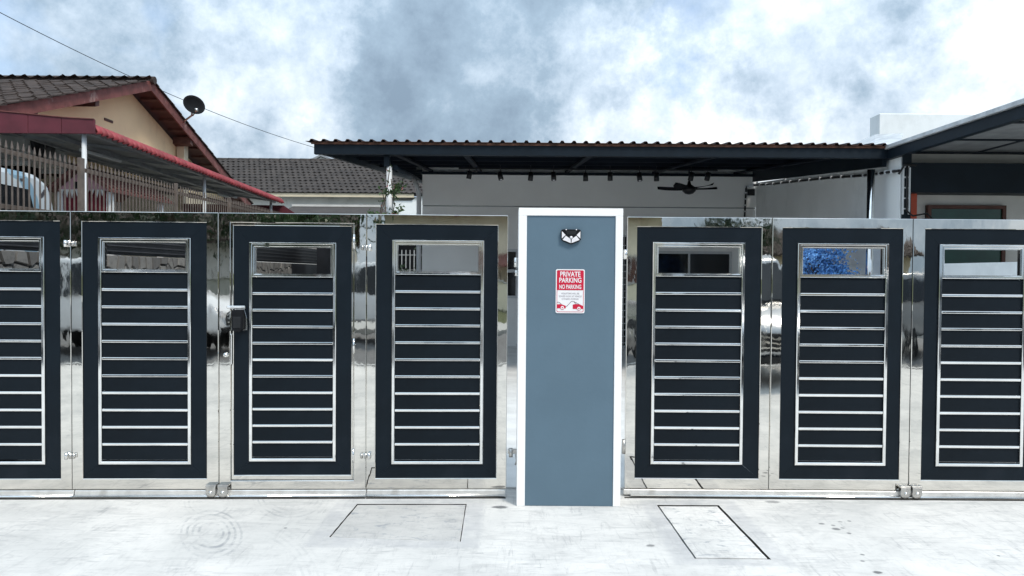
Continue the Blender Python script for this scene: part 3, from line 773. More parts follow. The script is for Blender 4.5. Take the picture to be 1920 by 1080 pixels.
for i in range(len(prof) - 1):
    a0 = i * 4; b0 = a0 + 4
    fs += [(a0, b0, b0 + 2, a0 + 2), (a0 + 1, a0 + 3, b0 + 3, b0 + 1), (a0, a0 + 1, b0 + 1, b0), (a0 + 2, b0 + 2, b0 + 3, a0 + 3)]
rs = mesh_py('roof_sheet', vs, fs, 'underside', cp)
box('eave_strip', fl_ + .0, fr_, -.02, -.001, zt0 - .050, zt0 - .0235, 'rust', cp)
rs.data.materials.append(M['rust'])
for p in rs.data.polygons:
    if p.index % 4 == 2: p.material_index = 1
# edge trim, edge beam, purlins and rafters
def slope_box(name, x0, x1, y0, y1, dz0, dz1, mat, bev=.003):
    z = lambda y, d: zt0 + sl * y + d
    bm = bmesh.new()
    vsl = [(x0, y0, z(y0, dz0)), (x1, y0, z(y0, dz0)), (x1, y1, z(y1, dz0)), (x0, y1, z(y1, dz0)), (x0, y0, z(y0, dz1)), (x1, y0, z(y0, dz1)), (x1, y1, z(y1, dz1)), (x0, y1, z(y1, dz1))]
    w = [bm.verts.new(p) for p in vsl]
    for f in ((0, 1, 5, 4), (1, 2, 6, 5), (2, 3, 7, 6), (3, 0, 4, 7), (4, 5, 6, 7), (3, 2, 1, 0)): bm.faces.new([w[i] for i in f])
    return link(name, fin(bm, name, bev), mat, cp)
slope_box('edge_beam', fl_ + .03, fl_ + .08, .072, DEP - .1, -.155, -.024, 'beam')
slope_box('edge_beam', fr_ - .06, fr_ - .01, .072, HY - FY - .04, -.27, -.024, 'beam')
for k in range(15):
    yy = .55 + k * .92
    x1 = fr_ - .07 if yy < HY - FY - .2 else h_l - .12
    slope_box('purlin', fl_ + .085, x1, yy, yy + .05, -.085, -.0245, 'underside', .002)
for px in (722, 862, 1114, 1365, 1600):
    xx = at(px + 4, 305, FY + .1).x; slope_box('rafter', xx - .04, xx + .04, .073, HY - FY - .05, -.122, -.0865, 'underside')
slope_box('wall_beam', h_l - .02, fr_ - .07, HY - FY - .16, HY - FY - .055, -.175, -.125, 'beam')
# posts
def post(px, top_py, X0=None, Y=None, mat='steel_trim', label='', r=.05, zoff=0):
    p = at(px, 400, Y); zt = at(px, top_py, Y).z
    return lathe('post', [(r, .012), (r, zt)], (p.x, Y - FY, 0), mat, cp, 'Z', 18)
post(729.5, 312, Y=FY + .12, mat='alu', r=.036)
q = at(726, 300, FY + .12); box('post_head', q.x - .035, q.x + .035, .074, .16, at(726, 313, FY + .12).z, zb0 - .002, 'beam', cp, .003)
q0 = at(735, 314, FY + .15); q1 = at(785, 338, FY + 4.2); tube('brace', [(q0.x + .04, .16, q0.z), (q1.x, 4.1, q1.z)], .035, 'beam', cp)
post(1632, 318, Y=at(1632, 400, atx(1640, 400, 4.5).y).y, mat='steel_trim', r=.045)
# white gutter pipe at the house corner
q = at(786, 345, HY - .25)
dp = tube('downpipe', [(q.x - .10, HY - .3, q.z + .10), (q.x - .02, HY - .28, q.z - .12), (q.x, HY - .28, q.z - .25), (q.x, HY - .28, .012)], .045, 'alu')
tag(dp, 'white downpipe at the left corner of the grey wall', 'pipe')

# spotlights in a row under the roof
names = ['leftmost', 'second from the left', 'third from the left', 'fourth from the left', 'fifth from the left', 'sixth from the left', 'seventh from the left', 'eighth from the left', 'ninth from the left', 'rightmost']
SPY = 8.0
for (px, py, ax, ay), nm in zip(((880, 328, -20, -8), (938, 330, 25, 25), (995, 331, -8, 3), (1038, 331, 5, 30), (1098, 332, 0, 0), (1144, 331, 0, 8), (1199, 332, 8, 30), (1231, 332, 0, 5), (1296, 331, -24, 10), (1327, 331, -30, 5)), names):
    q = at(px, py, SPY); zc_ = zt0 + sl * (SPY - FY) - .03
    sp_ = empty('spotlight', 'black cylinder spotlight under the carport roof, %s of the row' % nm, 'spotlight', (q.x, SPY, q.z), 0, 'spotlights under the carport')
    tube('stem', [(0, 0, zc_ - q.z), (0, 0, .03)], .008, 'black', sp_, 6)
    dv = Vector((math.sin(R(ax)) * .6, -math.sin(R(ay)) * .6, -1)).normalized() * .068
    tube('can', [-dv, dv], [.044, .044], 'black', sp_, 14)
    if ay > 20: tube('bulb', [dv * .99, dv * 1.08], [.024, .018], 'led', sp_, 10)
q0 = at(860, 324, SPY); q1 = at(1345, 324, SPY)
tag(box('light_track', q0.x, q1.x, SPY - .015, SPY + .015, zt0 + sl * (SPY - FY) - .150, zt0 + sl * (SPY - FY) - .124, 'black', None, .002), 'black track rail carrying the row of spotlights', 'rail')
# ceiling fan
q = at(1292, 354, 8.35)
fan = empty('ceiling_fan', 'black ceiling fan hanging under the carport roof', 'fan', (q.x, 8.35, q.z))
tube('down_rod', [(0, 0, .04), (0, 0, zt0 + sl * (8.35 - FY) - .09 - q.z)], .015, 'black', fan)
lathe('motor', [(.01, -.10), (.07, -.085), (.115, -.04), (.12, .0), (.09, .04), (.035, .075), (.02, .14)], (0, 0, 0), 'black', fan)
for k in range(5):
    an = R(12 + 72 * k); u = Vector((math.cos(an), math.sin(an), 0)); w = Vector((-u.y, u.x, 0))
    vs = []; N = 8
    for i in range(N + 1):
        t_ = i / N; rr = .09 + t_ * .46; wd_ = (.030 + .055 * math.sin(math.pi * min(1, t_ * 1.02)) ** .6) * (1 if t_ < .98 else .5); dz_ = .03 * t_ ** 2
        for sgn in (-1, 1):
            p = u * rr + w * (sgn * wd_ + .03 * t_) + Vector((0, 0, dz_ + sgn * .020))
            vs += [p, p + Vector((0, 0, .006))]
    fs = []
    for i in range(N):
        a0 = i * 4; fs += [(a0, a0 + 2, a0 + 6, a0 + 4), (a0 + 1, a0 + 5, a0 + 7, a0 + 3), (a0, a0 + 4, a0 + 5, a0 + 1), (a0 + 2, a0 + 3, a0 + 7, a0 + 6)]
    fs += [(0, 1, 3, 2), (N * 4, N * 4 + 2, N * 4 + 3, N * 4 + 1)]
    mesh_py('blade', vs, fs, 'black_matte', fan)
# cable with clips along the walls
pts = []
for px, py in ((1396, 408), (1399, 350)):
    q = at(px, py, HY - .06); pts.append(q)
pts.append(at(1414, 347, HY - .06))
for px, py in ((1450, 342), (1500, 336), (1560, 330), (1620, 326), (1650, 322), (1686, 317)):
    pts.append(atx(px, py + 3, PWX - .035))
cb = empty('wall_cable', 'black cable clipped along the top of the side wall', 'cable', (0, 0, 0))
tube('cable', pts, .018, 'cable', cb, 6)
for i in range(1, len(pts) - 1):
    for k in range(3):
        p = pts[i].lerp(pts[i + 1], k / 3)
        box('clip', p.x - .024, p.x + .030, p.y - .012, p.y + .012, p.z - .026, p.z + .026, 'alu', cb)
for k in range(5):
    p = pts[0].lerp(pts[1], k / 5); box('clip', p.x - .024, p.x + .024, p.y - .024, p.y + .030, p.z - .012, p.z + .012, 'alu', cb)
# thin white conduit looping above the cable
pc = [atx(1419, 346, PWX - .02), atx(1421, 331, PWX - .02), atx(1472, 323, PWX - .02), atx(1472, 345, PWX - .02)]
tag(tube('conduit', pc, .016, 'alu'), 'thin white conduit loop above the cable at the wall corner', 'pipe')

# ================================================================== NEIGHBOUR HOUSE ON THE RIGHT
NX = PWX + tw_
ne = empty('white_roofed_house', 'house on the right with a dark carport frame and white roof edge', 'house', (NX, 4.55, 0))
NY = 4.55
zc0 = atx(1689, 276, PWX).z + .02
zrt = atx(1690, 271, PWX).z
def nb(name, x0, x1, y0, y1, z0, z1, mat, bev=.003, par=None): return box(name, x0 - NX, x1 - NX, y0 - NY, y1 - NY, z0, z1, mat, par or ne, bev)
nb('front_wall', NX + .02, NX + 9, NY + .02, NY + .2, 0, zrt - .05, 'old_white')
zband1 = at(1800, 312, NY).z; zband0 = at(1800, 366, NY).z
nb('canopy_band', NX + .0, NX + 9, NY - .28, NY + .015, zband0, zband1, 'beam')
wx0, wx1 = at(1736, 400, NY).x, at(1883, 400, NY).x
wz = at(1800, 385, NY).z
wn_ = window(ne, wx0 - NX, wx1 - NX, .95, wz, -.05, 1, None, 'brown_frame', 'glass_green', .045)
q0, q1 = at(1706, 380, NY - .1), at(1718, 380, NY - .1)
nb('red_pipe_cover', q0.x, q1.x, NY - .12, NY + .01, .9, at(1712, 362, NY - .1).z, 'orange')
# carport roof of that house, reaching towards the road
zr = atx(1690, 283, PWX).z + .02
zrt = atx(1690, 271, PWX).z
y_front = .9
nb('side_beam', NX - .20, NX - .12, y_front, NY - .01, zr - .09, zrt - .03, 'beam')
nb('roof_flashing', NX - .235, NX + .05, y_front - .05, NY + .03, zrt - .027, zrt + .02, 'flash', .004)
nb('rear_beam', NX - .115, NX + 9, NY - .10, NY - .02, zr - .01, zrt - .05, 'beam')
for k in range(4): nb('cross_beam', NX - .115, NX + 9, NY - .95 - k * .95, NY - .87 - k * .95, zr + .0, zrt - .05, 'beam')
for k in range(5): nb('joist', NX + .9 + k * 1.15, NX + .97 + k * 1.15, y_front, NY - .11, zr + .03, zrt - .049, 'beam')
nb('roof_deck', NX + .051, NX + 9, y_front, NY + .02, zrt - .046, zrt + .02, 'galv')
nb('corner_post', NX - .12, NX - .02, NY - .12, NY - .012, 1.552, zr - .001, 'beam')
# parapet box and lifted flashing on the roof behind
q0, q1 = at(1641, 240, 6.5), at(1812, 240, 6.5)
nb('parapet', q0.x + .06, q1.x + .8, 6.5, 6.8, zrt - .1, at(1720, 213, 6.5).z, 'white_wall', .01)
pf = [at(1592, 275, 7.2), at(1641, 252, 6.45), at(1694, 250, 5.4), at(1686, 272, 4.62), at(1640, 276, 4.7)]
loc = [p - Vector((NX, NY, 0)) for p in pf]
prism('loose_flashing', loc, (0, .01, -.02), 'flash', ne)
# white cable ladder on the corner post
LYY = yA - .07
cl_ = empty('cable_ladder', 'white open cable conduit fixed to the dark corner post', 'conduit', (0, 0, 0))
la = [at(1694, 308, LYY), at(1694, 330, LYY), at(1703, 312, LYY)]
x0, x1 = at(1693, 360, LYY).x, at(1705, 360, LYY).x
zt_, zb_ = at(1700, 314, LYY).z, at(1700, 402, LYY).z
box('ladder_rail', x0 - .008, x0 + .008, LYY - .01, LYY + .01, zb_, zt_, 'alu', cl_)
box('ladder_rail', x1 - .008, x1 + .008, LYY - .01, LYY + .01, zb_, zt_, 'alu', cl_)
for k in range(5): box('rung', x0 + .009, x1 - .009, LYY - .008, LYY + .012, zb_ + .06 + k * .125, zb_ + .075 + k * .125, 'alu', cl_)
tube('cable', [(x0 + .035, LYY - .02, zt_ + .02), (x0 + .035, LYY - .025, zb_ + .04), (x1 + .03, LYY - .03, zb_ - .02), (x1 + .2, LYY - .03, zb_ + .01), (x1 + .3, LYY - .01, zb_ - .08)], .012, 'cable', cl_, 6)
tube('cable', [(x0 - .06, LYY - .01, zt_ - .08), (x0 + .0, LYY - .03, zt_ + .03), (x1 + .06, LYY - .03, zt_ + .02)], .014, 'cable', cl_, 6)

# ================================================================== BLUE BLOSSOM TREE
q = at(1530, 490, 5.0)
tr = empty('blossom_tree', 'artificial tree with bright blue blossom in a pot beside the white wall', 'tree', (q.x, 5.0, .012))
lathe('pot', [(.12, 0), (.15, .05), (.19, .32), (.20, .36), (.17, .36), (.16, .30)], (0, 0, 0), 'terracotta', tr)
bm = bmesh.new(); b_tube(bm, [(0, 0, .28), (.03, .01, .7), (-.01, 0, 1.15), (.02, .02, 1.45)], [.04, .035, .028, .018], 8)
random.seed(5)
tips = []
for k in range(22):
    an = random.uniform(0, 6.28); r_ = random.uniform(.08, .34); z_ = random.uniform(1.25, 1.75)
    e_ = Vector((r_ * math.cos(an), r_ * math.sin(an), z_)); tips.append(e_)
    b_tube(bm, [(0, 0, random.uniform(1.0, 1.4)), e_ * .55 + Vector((0, 0, .6)), e_], [.014, .010, .005], 5)
link('trunk', fin(bm, 'trunk'), 'bark', tr)
vs, fs = [], []
for k in range(7000):
    c_ = random.choice(tips) + Vector((random.gauss(0, .075), random.gauss(0, .075), random.gauss(0, .075)))
    n_ = Vector((random.gauss(0, 1), random.gauss(0, 1), random.gauss(0, 1))).normalized(); u = n_.orthogonal().normalized(); w = n_.cross(u); s_ = random.uniform(.012, .025)
    b0 = len(vs); vs += [c_ - u * s_, c_ + w * s_ * .7 + n_ * s_ * .3, c_ + u * s_, c_ - w * s_ * .7 + n_ * s_ * .3]; fs.append((b0, b0 + 1, b0 + 2, b0 + 3))
mesh_py('crown', vs, fs, 'bluebloom', tr)

# ================================================================== BOUNDARY FENCE ON THE LEFT
FX = -3.75
fe = empty('picket_fence', 'brown steel picket fence on a stone clad wall', 'fence', (FX, 0, 0))
ftz = 2.372
yS, yE = .25, 13.5
me = None
bm = bmesh.new()
b_box(bm, -.004, .004, -.006, .006, 1.60, ftz - .07)
b_tube(bm, [(0, 0, ftz - .07), (0, 0, ftz - .055), (0, 0, ftz - .03), (0, 0, ftz)], [.005, .010, .007, .002], 6)
pk = fin(bm, 'picket'); pk.materials.append(M['fence'])
posts = [atx(152, 350, FX).y, atx(330, 370, FX).y, atx(430, 380, FX).y, .3]
y = yS
while y < yE:
    if all(abs(y - p) > .05 for p in posts): link('picket', pk, None, fe, (0, y, random.uniform(-.004, .004)))
    y += .0655
for p in posts[:3]: box('fence_post', -.017, .017, p - (.030 if p == posts[0] else .014), p + (.030 if p == posts[0] else .014), 1.555, ftz + .01, 'fence', fe, .003)
for z_ in (1.86, 2.27): box('fence_rail', -.030, -.012, yS, yE, z_, z_ + .035, 'fence', fe, .002)
box('base_sheet', .010, .020, yS, yE, 1.556, 1.84, 'fence_dark', fe)
for k in range(5): box('base_rail', .0205, .036, yS, yE, 1.585 + k * .052, 1.597 + k * .052, 'fence_rail', fe)
box('wall_core', -.10, .07, yS - .1, yE + .2, 0, 1.548, 'mortar', fe)
box('lower_sheet', .071, .080, 7.7, 13.4, .3, 1.547, 'fence_dark', fe)
# stone cladding, cell by cell (voronoi)
random.seed(8)
def clip(poly, p, n_):
    out = []
    for i in range(len(poly)):
        a_, b_ = poly[i], poly[(i + 1) % len(poly)]
        da_ = (a_[0] - p[0]) * n_[0] + (a_[1] - p[1]) * n_[1]; db_ = (b_[0] - p[0]) * n_[0] + (b_[1] - p[1]) * n_[1]
        if da_ <= 0: out.append(a_)
        if (da_ < 0 < db_) or (db_ < 0 < da_):
            t_ = da_ / (da_ - db_); out.append((a_[0] + (b_[0] - a_[0]) * t_, a_[1] + (b_[1] - a_[1]) * t_))
    return out
y0s, y1s, z0s, z1s = .4, 7.6, 1.1, 1.548
seeds = []
for i in range(52):
    for j in range(4):
        seeds.append((y0s + (i + .5 + random.uniform(-.42, .42)) * (y1s - y0s) / 52, z0s + (j + .5 + random.uniform(-.42, .42)) * (z1s - z0s) / 4))
for i, s_ in enumerate(seeds):
    poly = [(y0s, z0s), (y1s, z0s), (y1s, z1s), (y0s, z1s)]
    for j, o_ in enumerate(seeds):
        if i == j or abs(o_[0] - s_[0]) > 1.0: continue
        mid = ((s_[0] + o_[0]) / 2, (s_[1] + o_[1]) / 2); nn = (o_[0] - s_[0], o_[1] - s_[1]); ll = math.hypot(*nn); nn = (nn[0] / ll, nn[1] / ll)
        poly = clip(poly, (mid[0] - nn[0] * .008, mid[1] - nn[1] * .008), nn)
        if len(poly) < 3: break
    if len(poly) < 3: continue
    dpt = random.uniform(.018, .034); cy, cz = sum(p[0] for p in poly) / len(poly), sum(p[1] for p in poly) / len(poly)
    nP = len(poly); vs = [(.071, p[0], p[1]) for p in poly] + [(.071 + dpt, cy + (p[0] - cy) * .9, cz + (p[1] - cz) * .9) for p in poly]
    fs = [tuple(range(nP, 2 * nP))] + [(k, (k + 1) % nP, nP + (k + 1) % nP, nP + k) for k in range(nP)]
    mesh_py('stone', vs, fs, 'stone', fe)

# ================================================================== YELLOW HOUSE ON THE LEFT
VX = -6.0                                    # verge line of the roof
ap = atx(284, 147, VX)                      # apex
vf = atx(0, 193, VX)
slope = (ap.z - vf.z) / (ap.y - vf.y)
yh = empty('yellow_house', 'yellow gabled house with a dark tiled roof and maroon verge boards', 'house', (VX, ap.y, 0))
gw = -.36                                    # gable wall set back under the verge
yf, yb = ap.y - 5.6, ap.y + 4.7              # eaves
zf, zb = ap.z - slope * 5.6, ap.z - slope * 4.7
Lc = lambda y_: y_ - ap.y
zwall = lambda y_: ap.z - slope * abs(y_ - ap.y) - .22
# gable wall (pentagon) with a colour break at awning height
zbr = 2.95
prism('gable_wall', [(gw, Lc(yf + .4), zbr), (gw, Lc(yb - .4), zbr), (gw, Lc(yb - .4), zwall(yb - .4)), (gw, 0, zwall(ap.y)), (gw, Lc(yf + .4), zwall(yf + .4))], (-.2, 0, 0), 'cream', yh)
box('lower_wall', gw - .2, gw, Lc(yf + .4), Lc(yb - .4), 0, zbr - .001, 'beige', yh)
box('front_wall', -7.0, gw - .21, Lc(yf + .4), Lc(yf + .6), 0, zwall(yf + .6), 'beige', yh)
rf = box('roof', -7.0, -.05, -.05, .05, ap.z - .20, ap.z - .12, 'timber', yh)      # ridge beam carries the roof pieces
def slope_quad(x0, x1, ya, yb_, d0, d1, name, mat, parent, bev=.0):
    z = lambda y_, d: ap.z - slope * abs(y_) + d
    pts = [(x0, ya, z(ya, d0)), (x0, yb_, z(yb_, d0)), (x0, yb_, z(yb_, d1)), (x0, ya, z(ya, d1))]
    return prism(name, pts, (x1 - x0, 0, 0), mat, parent, bev)
slope_quad(-7.0, -.03, Lc(yf), -.002, -.115, -.075, 'soffit_board', 'brown_soffit', rf)
slope_quad(-7.0, -.03, .002, Lc(yb), -.115, -.075, 'soffit_board', 'brown_soffit', rf)
slope_quad(-.028, .0, Lc(yf), -.001, -.20, -.035, 'verge_board', 'fascia_red', rf)
slope_quad(-.028, .0, .001, Lc(yb), -.20, -.035, 'verge_board', 'fascia_red', rf)
for k in range(13):                          # battens under the overhang
    yy = .35 + k * .33
    slope_quad(gw + .001, -.03, yy, yy + .06, -.150, -.116, 'batten', 'timber', rf)
for yy in (-3.0, -1.6, 1.55, 3.1):
    slope_quad(gw + .001, -.03, yy, yy + .10, -.28, -.151, 'purlin_end', 'timber', rf)
# tiles
def tile_mesh(w, l, a=.022, th=.012, seg=5):
    vs, fs = [], []
    for j in (0, 1):
        for i in range(seg + 1):
            t_ = i / seg; zz = a * (math.cos(2 * math.pi * t_)) * .5 + (th if j == 0 else 0)
            vs += [(w * t_, j * l, zz), (w * t_, j * l, zz - th)]
    n_ = (seg + 1) * 2
    for i in range(seg):
        a0 = i * 2; fs += [(a0, a0 + 2, n_ + a0 + 2, n_ + a0), (a0, a0 + 1, a0 + 3, a0 + 2)]
    fs += [(0, n_, n_ + 1, 1), (seg * 2, seg * 2 + 1, n_ + seg * 2 + 1, n_ + seg * 2)]
    me_ = bpy.data.meshes.new('tile'); me_.from_pydata(vs, [], fs); me_.update(); return me_
TW, TL = .205, .30
tm = tile_mesh(TW * 1.06, TL * 1.16, .055, .016, 6); tm.materials.append(M['tile'])
pa = math.atan(slope); cs_, sn_ = math.cos(pa), math.sin(pa)
rest = bmesh.new(); cnt = 0
nrow = int(5.6 / cs_ / TL)
for r_ in range(nrow):
    sdist = r_ * TL
    for c_ in range(33):
        x_ = .03 - (c_ + 1) * TW
        y_ = -(5.6) + sdist * cs_; z_ = ap.z - slope * 5.6 + sdist * sn_ - .045
        wp = Vector((VX + x_, ap.y + y_, z_)); dd = wp - CAM; pxx = 960 + F * dd.x / dd.y
        mtx = Matrix.Translation((x_, y_, z_ + random.uniform(-.004, .006))) @ Matrix.Rotation(pa + random.uniform(-.012, .012), 4, 'X') @ Matrix.Rotation(random.uniform(-.012, .012), 4, 'Z')
        if pxx > -30 and cnt < 298:
            o = link('tile', tm, None, rf); o.matrix_local = mtx; cnt += 1
        else:
            tmp = bmesh.new(); tmp.from_mesh(tm); tmp.transform(mtx); m2 = bpy.data.meshes.new('t'); tmp.to_mesh(m2); tmp.free(); rest.from_mesh(m2); bpy.data.meshes.remove(m2)
for r_ in range(int(4.7 / cs_ / TL) + 1):       # back slope, only its verge shows
    sdist = r_ * TL
    for c_ in range(33):
        x_ = .03 - c_ * TW
        y_ = 4.75 - sdist * cs_; z_ = ap.z - slope * 4.75 + sdist * sn_ - .045
        mtx = Matrix.Translation((x_, y_, z_ + random.uniform(-.004, .008))) @ Matrix.Rotation(math.pi, 4, 'Z') @ Matrix.Rotation(pa + random.uniform(-.02, .02), 4, 'X')
        tmp = bmesh.new(); tmp.from_mesh(tm); tmp.transform(mtx); m2 = bpy.data.meshes.new('t'); tmp.to_mesh(m2); tmp.free(); rest.from_mesh(m2); bpy.data.meshes.remove(m2)
stuff(link('roof_tiles', fin(rest, 'tiles'), 'tile', rf))
rt = bmesh.new(); b_tube(rt, [(0, 0, 0), (-.36, 0, .004)], [.066, .056], 10); rme = fin(rt, 'ridge'); rme.materials.append(M['tile'])
for k in range(20): link('ridge_tile', rme, None, rf, (.06 - k * .33, 0, ap.z - .035), (0, R(1.5), 0))
# air vents, aircon, column under the eaves
for k in range(6):
    p = atx(24 + 10.5 * k, 308 + 2.9 * k, VX + gw); box('air_vent', gw - .02, gw + .004, Lc(p.y) - .055, Lc(p.y) + .055, p.z - .09, p.z + .09, 'black_matte', yh)
q = atx(203, 226, VX + gw); box('vent_slot', gw, gw + .012, Lc(q.y) - .12, Lc(q.y) + .12, q.z - .02, q.z + .02, 'brown_soffit', yh)
q = atx(343, 283, VX + gw + .1); box('eave_column', gw + .02, gw + .16, Lc(q.y) - .09, Lc(q.y) + .09, zbr - .4, zwall(q.y) + .1, 'beige', yh)
q = atx(62, 258, VX + gw); w_ = box('window', gw - .005, gw + .01, Lc(q.y) - .30, Lc(q.y) + .30, q.z - .32, q.z + .30, 'black_matte', yh)
for k in range(5): box('grille_bar', gw + .011, gw + .02, Lc(q.y) - .25 + k * .12, Lc(q.y) - .235 + k * .12, q.z - .30, q.z + .28, 'alu', w_)
for k in range(5): box('grille_bar', gw + .021, gw + .028, Lc(q.y) - .29, Lc(q.y) + .29, q.z - .25 + k * .12, q.z - .238 + k * .12, 'alu', w_)
q = atx(88, 267, -6.02)
ac = empty('air_conditioner', 'grey outdoor air conditioner unit with a round black fan on the yellow house', 'air conditioner', (q.x, q.y, q.z))
box('case', -.33, 0, -.42, .45, -.29, .30, 'ac', ac, .01)
lathe('fan_grille', [(.01, .03), (.24, .022), (.25, .001)], (0, -.09, 0), 'black', ac, 'X', 24)
box('blade_bar', .031, .036, -.10, -.08, -.22, .22, 'steel_dull', ac)
for z_ in (-.31,): box('bracket', -.36, .01, -.38, -.33, z_ - .04, z_ + .018, 'alu', ac); box('bracket', -.36, .01, .36, .41, z_ - .04, z_ + .018, 'alu', ac)

# red awning along that house
AX = -4.3
af, ab = atx(179, 240, AX).y, atx(531, 376, AX).y
zt1, zt2 = atx(179, 229, AX).z, atx(531, 371, AX).z
aw = empty('red_awning', 'faded red ribbed metal awning with dark underside beside the yellow house', 'awning', (AX, af, 0))
La = ab - af
prf = [(-2.05, .22), (-1.0, .085), (-.30, .020), (-.14, .004), (-.06, -.02), (-.018, -.06), (0, -.105)]
vs, fs = [], []
ny = int(La / .105) * 6
for j in range(ny + 1):
    yy = La * j / ny; zz = zt1 + (zt2 - zt1) * j / ny
    am = .024 * math.cos(2 * math.pi * j / 6)
    for i, (px_, pz_) in enumerate(prf):
        nx_ = 0 if i < 3 else (.4 if i == 3 else (.8 if i < 6 else 1.0)); vs.append((px_ + am * nx_, yy, zz + pz_ + am * (1 - nx_ * .6)))
nP = len(prf)
for j in range(ny):
    for i in range(nP - 1): a0 = j * nP + i; fs.append((a0, a0 + 1, a0 + nP + 1, a0 + nP))
sh = mesh_py('awning_sheet', vs, fs, 'red_sheet', aw, True)
md = sh.modifiers.new('thick', 'SOLIDIFY'); md.thickness = .004
vs = [(px_, yy, zt1 + (zt2 - zt1) * yy / La + pz_ - .035) for yy in (0.02, La - .02) for (px_, pz_) in prf[:3]]
ul = mesh_py('underside_lining', vs, [(0, 1, 4, 3), (1, 2, 5, 4)], 'galv', aw)
# front band made of vertical sheets
nb_ = 6; wdt = 2.06 / nb_
for k in range(nb_):
    xa, xb = -2.05 + k * wdt + .002, -2.05 + (k + 1) * wdt - .002
    zza, zzb = zt1 + .215 * (1 - k / nb_) ** 1.4, zt1 + .215 * (1 - (k + 1) / nb_) ** 1.4
    prism('band_sheet', [(xa, -.03, zt1 - .125), (xb, -.03, zt1 - .125), (xb, -.03, zzb + .02), (xa, -.03, zza + .02)], (0, .02, 0), 'maroon', aw, .003)
prism('band_cap', [(-2.05, -.04, zt1 + .237), (-1.03, -.04, zt1 + .103), (-.3, -.04, zt1 + .037), (0, -.04, zt1 + .022), (0, -.04, zt1 + .030), (-.3, -.04, zt1 + .045), (-1.03, -.04, zt1 + .111), (-2.05, -.04, zt1 + .245)], (0, .03, 0), 'fascia_red', aw)
def lb(name, x0, x1, z0, z1): # sloping bar along the awning
    return prism(name, [(x0, .03, zt1 + z0), (x1, .03, zt1 + z0), (x1, .03, zt1 + z1), (x0, .03, zt1 + z1)], (0, La - .06, zt2 - zt1), 'galv', aw)
lb('edge_tube', -.17, -.12, -.10, -.05); lb('edge_tube', -.9, -.85, -.02, .03); lb('edge_tube', -1.6, -1.55, .09, .14)
for k in range(7):
    yy = .3 + k * (La - .5) / 6; zz = zt1 + (zt2 - zt1) * yy / La
    prism('cross_tube', [(-2.04, yy, zz + .15), (-.16, yy, zz - .09), (-.16, yy, zz - .052), (-2.04, yy, zz + .188)], (0, .04, 0), 'galv', aw)
for px in (154, 383, 508):
    p = atx(px, 380, AX - .145); yy = p.y - af; zz = zt1 + (zt2 - zt1) * yy / La - .11
    lathe('awning_post', [(.024, 0.01), (.024, zz)], (-.145, max(.05, yy), 0), 'alu', aw, 'Z', 12)
for px, py, ln in ((190, 292, .9), (372, 347, .7), (420, 367, .5)):
    p = atx(px, py, AX - .9); tag(tube('light_tube', [(p.x, p.y - ln / 2, p.z), (p.x, p.y + ln / 2, p.z)], .022, 'alu'),
        {190: 'pale light tube under the near end of the red awning', 372: 'pale light tube under the middle of the red awning', 420: 'pale light tube under the far end of the red awning'}[px], 'light')
# lower maroon end sheet at the far end
prism('end_sheet', [(-1.9, La + .02, zt2 - .12), (0.0, La + .02, zt2 - .14), (.42, La + .02, zt2 - .42), (-1.9, La + .02, zt2 - .55)], (0, .03, 0), 'maroon', aw)

# satellite dish on the verge
q = atx(361, 201, VX + .30)
ds = empty('satellite_dish', 'black satellite dish on the verge of the yellow house', 'satellite dish', q)
bm = bmesh.new(); dvec = Vector((.62, -.70, .36)).normalized(); u = dvec.orthogonal().normalized(); w = dvec.cross(u); rings = []
for i in range(7):
    rr = .19 * i / 6; off_ = dvec * (.09 * (rr / .19) ** 2)
    rings.append([bm.verts.new(off_ + (u * math.cos(k * math.pi / 12) + w * math.sin(k * math.pi / 12)) * max(rr, .004)) for k in range(24)])
for a_, b_ in zip(rings, rings[1:]):
    for k in range(24): bm.faces.new((a_[k], a_[(k + 1) % 24], b_[(k + 1) % 24], b_[k]))
bm.faces.new(rings[0]); o = link('reflector', fin(bm, 'reflector', smooth=True), 'black_matte', ds); md = o.modifiers.new('t', 'SOLIDIFY'); md.thickness = .008
mq = atx(344, 231, VX + .02) - q
tube('mast', [Vector((0, 0, 0)) - dvec * .02, Vector((-.02, .02, -.14)), mq + Vector((.03, 0, .05)), mq], .018, 'steel_dull', ds)
tube('feed_arm', [Vector((0, 0, -.16)) + dvec * .02, dvec * .20 + Vector((0, 0, -.17))], .011, 'steel_dull', ds)
lathe('feed_horn', [(.01, -.03), (.028, -.02), (.028, .03), (.01, .035)], dvec * .21 + Vector((0, 0, -.16)), 'steel_dull', ds)

# small pink shrine pavilion behind the fence
SY = 3.75
p0, p1 = at(104, 350, SY), at(206, 350, SY); apx = at(150, 313, SY); zev = at(206, 351, SY).z; zbt = at(150, 357, SY).z
shx = (p0.x + p1.x) / 2; shw = (p1.x - p0.x) / 2
shr = empty('shrine_pavilion', 'small pink gabled pavilion with dark red curtains behind the fence', 'pavilion', (shx, SY, 0))
prism('gable_board', [(-shw + .03, 0, zbt), (shw - .03, 0, zbt), (shw - .03, 0, zev - .03), (apx.x - shx, 0, apx.z - .05), (-shw + .03, 0, zev - .03)], (0, .03, 0), 'pink', shr)
box('gable_window', apx.x - shx - .055, apx.x - shx + .055, -.006, -.001, zbt + .02, zev + .06, 'black_matte', shr)
for xx in (-shw + .03, shw - .03):
    for yy in (.002, 1.2): box('pavilion_post', xx - .03, xx + .03, yy + .03, yy + .09, 0, zev - .05, 'white', shr, .003)
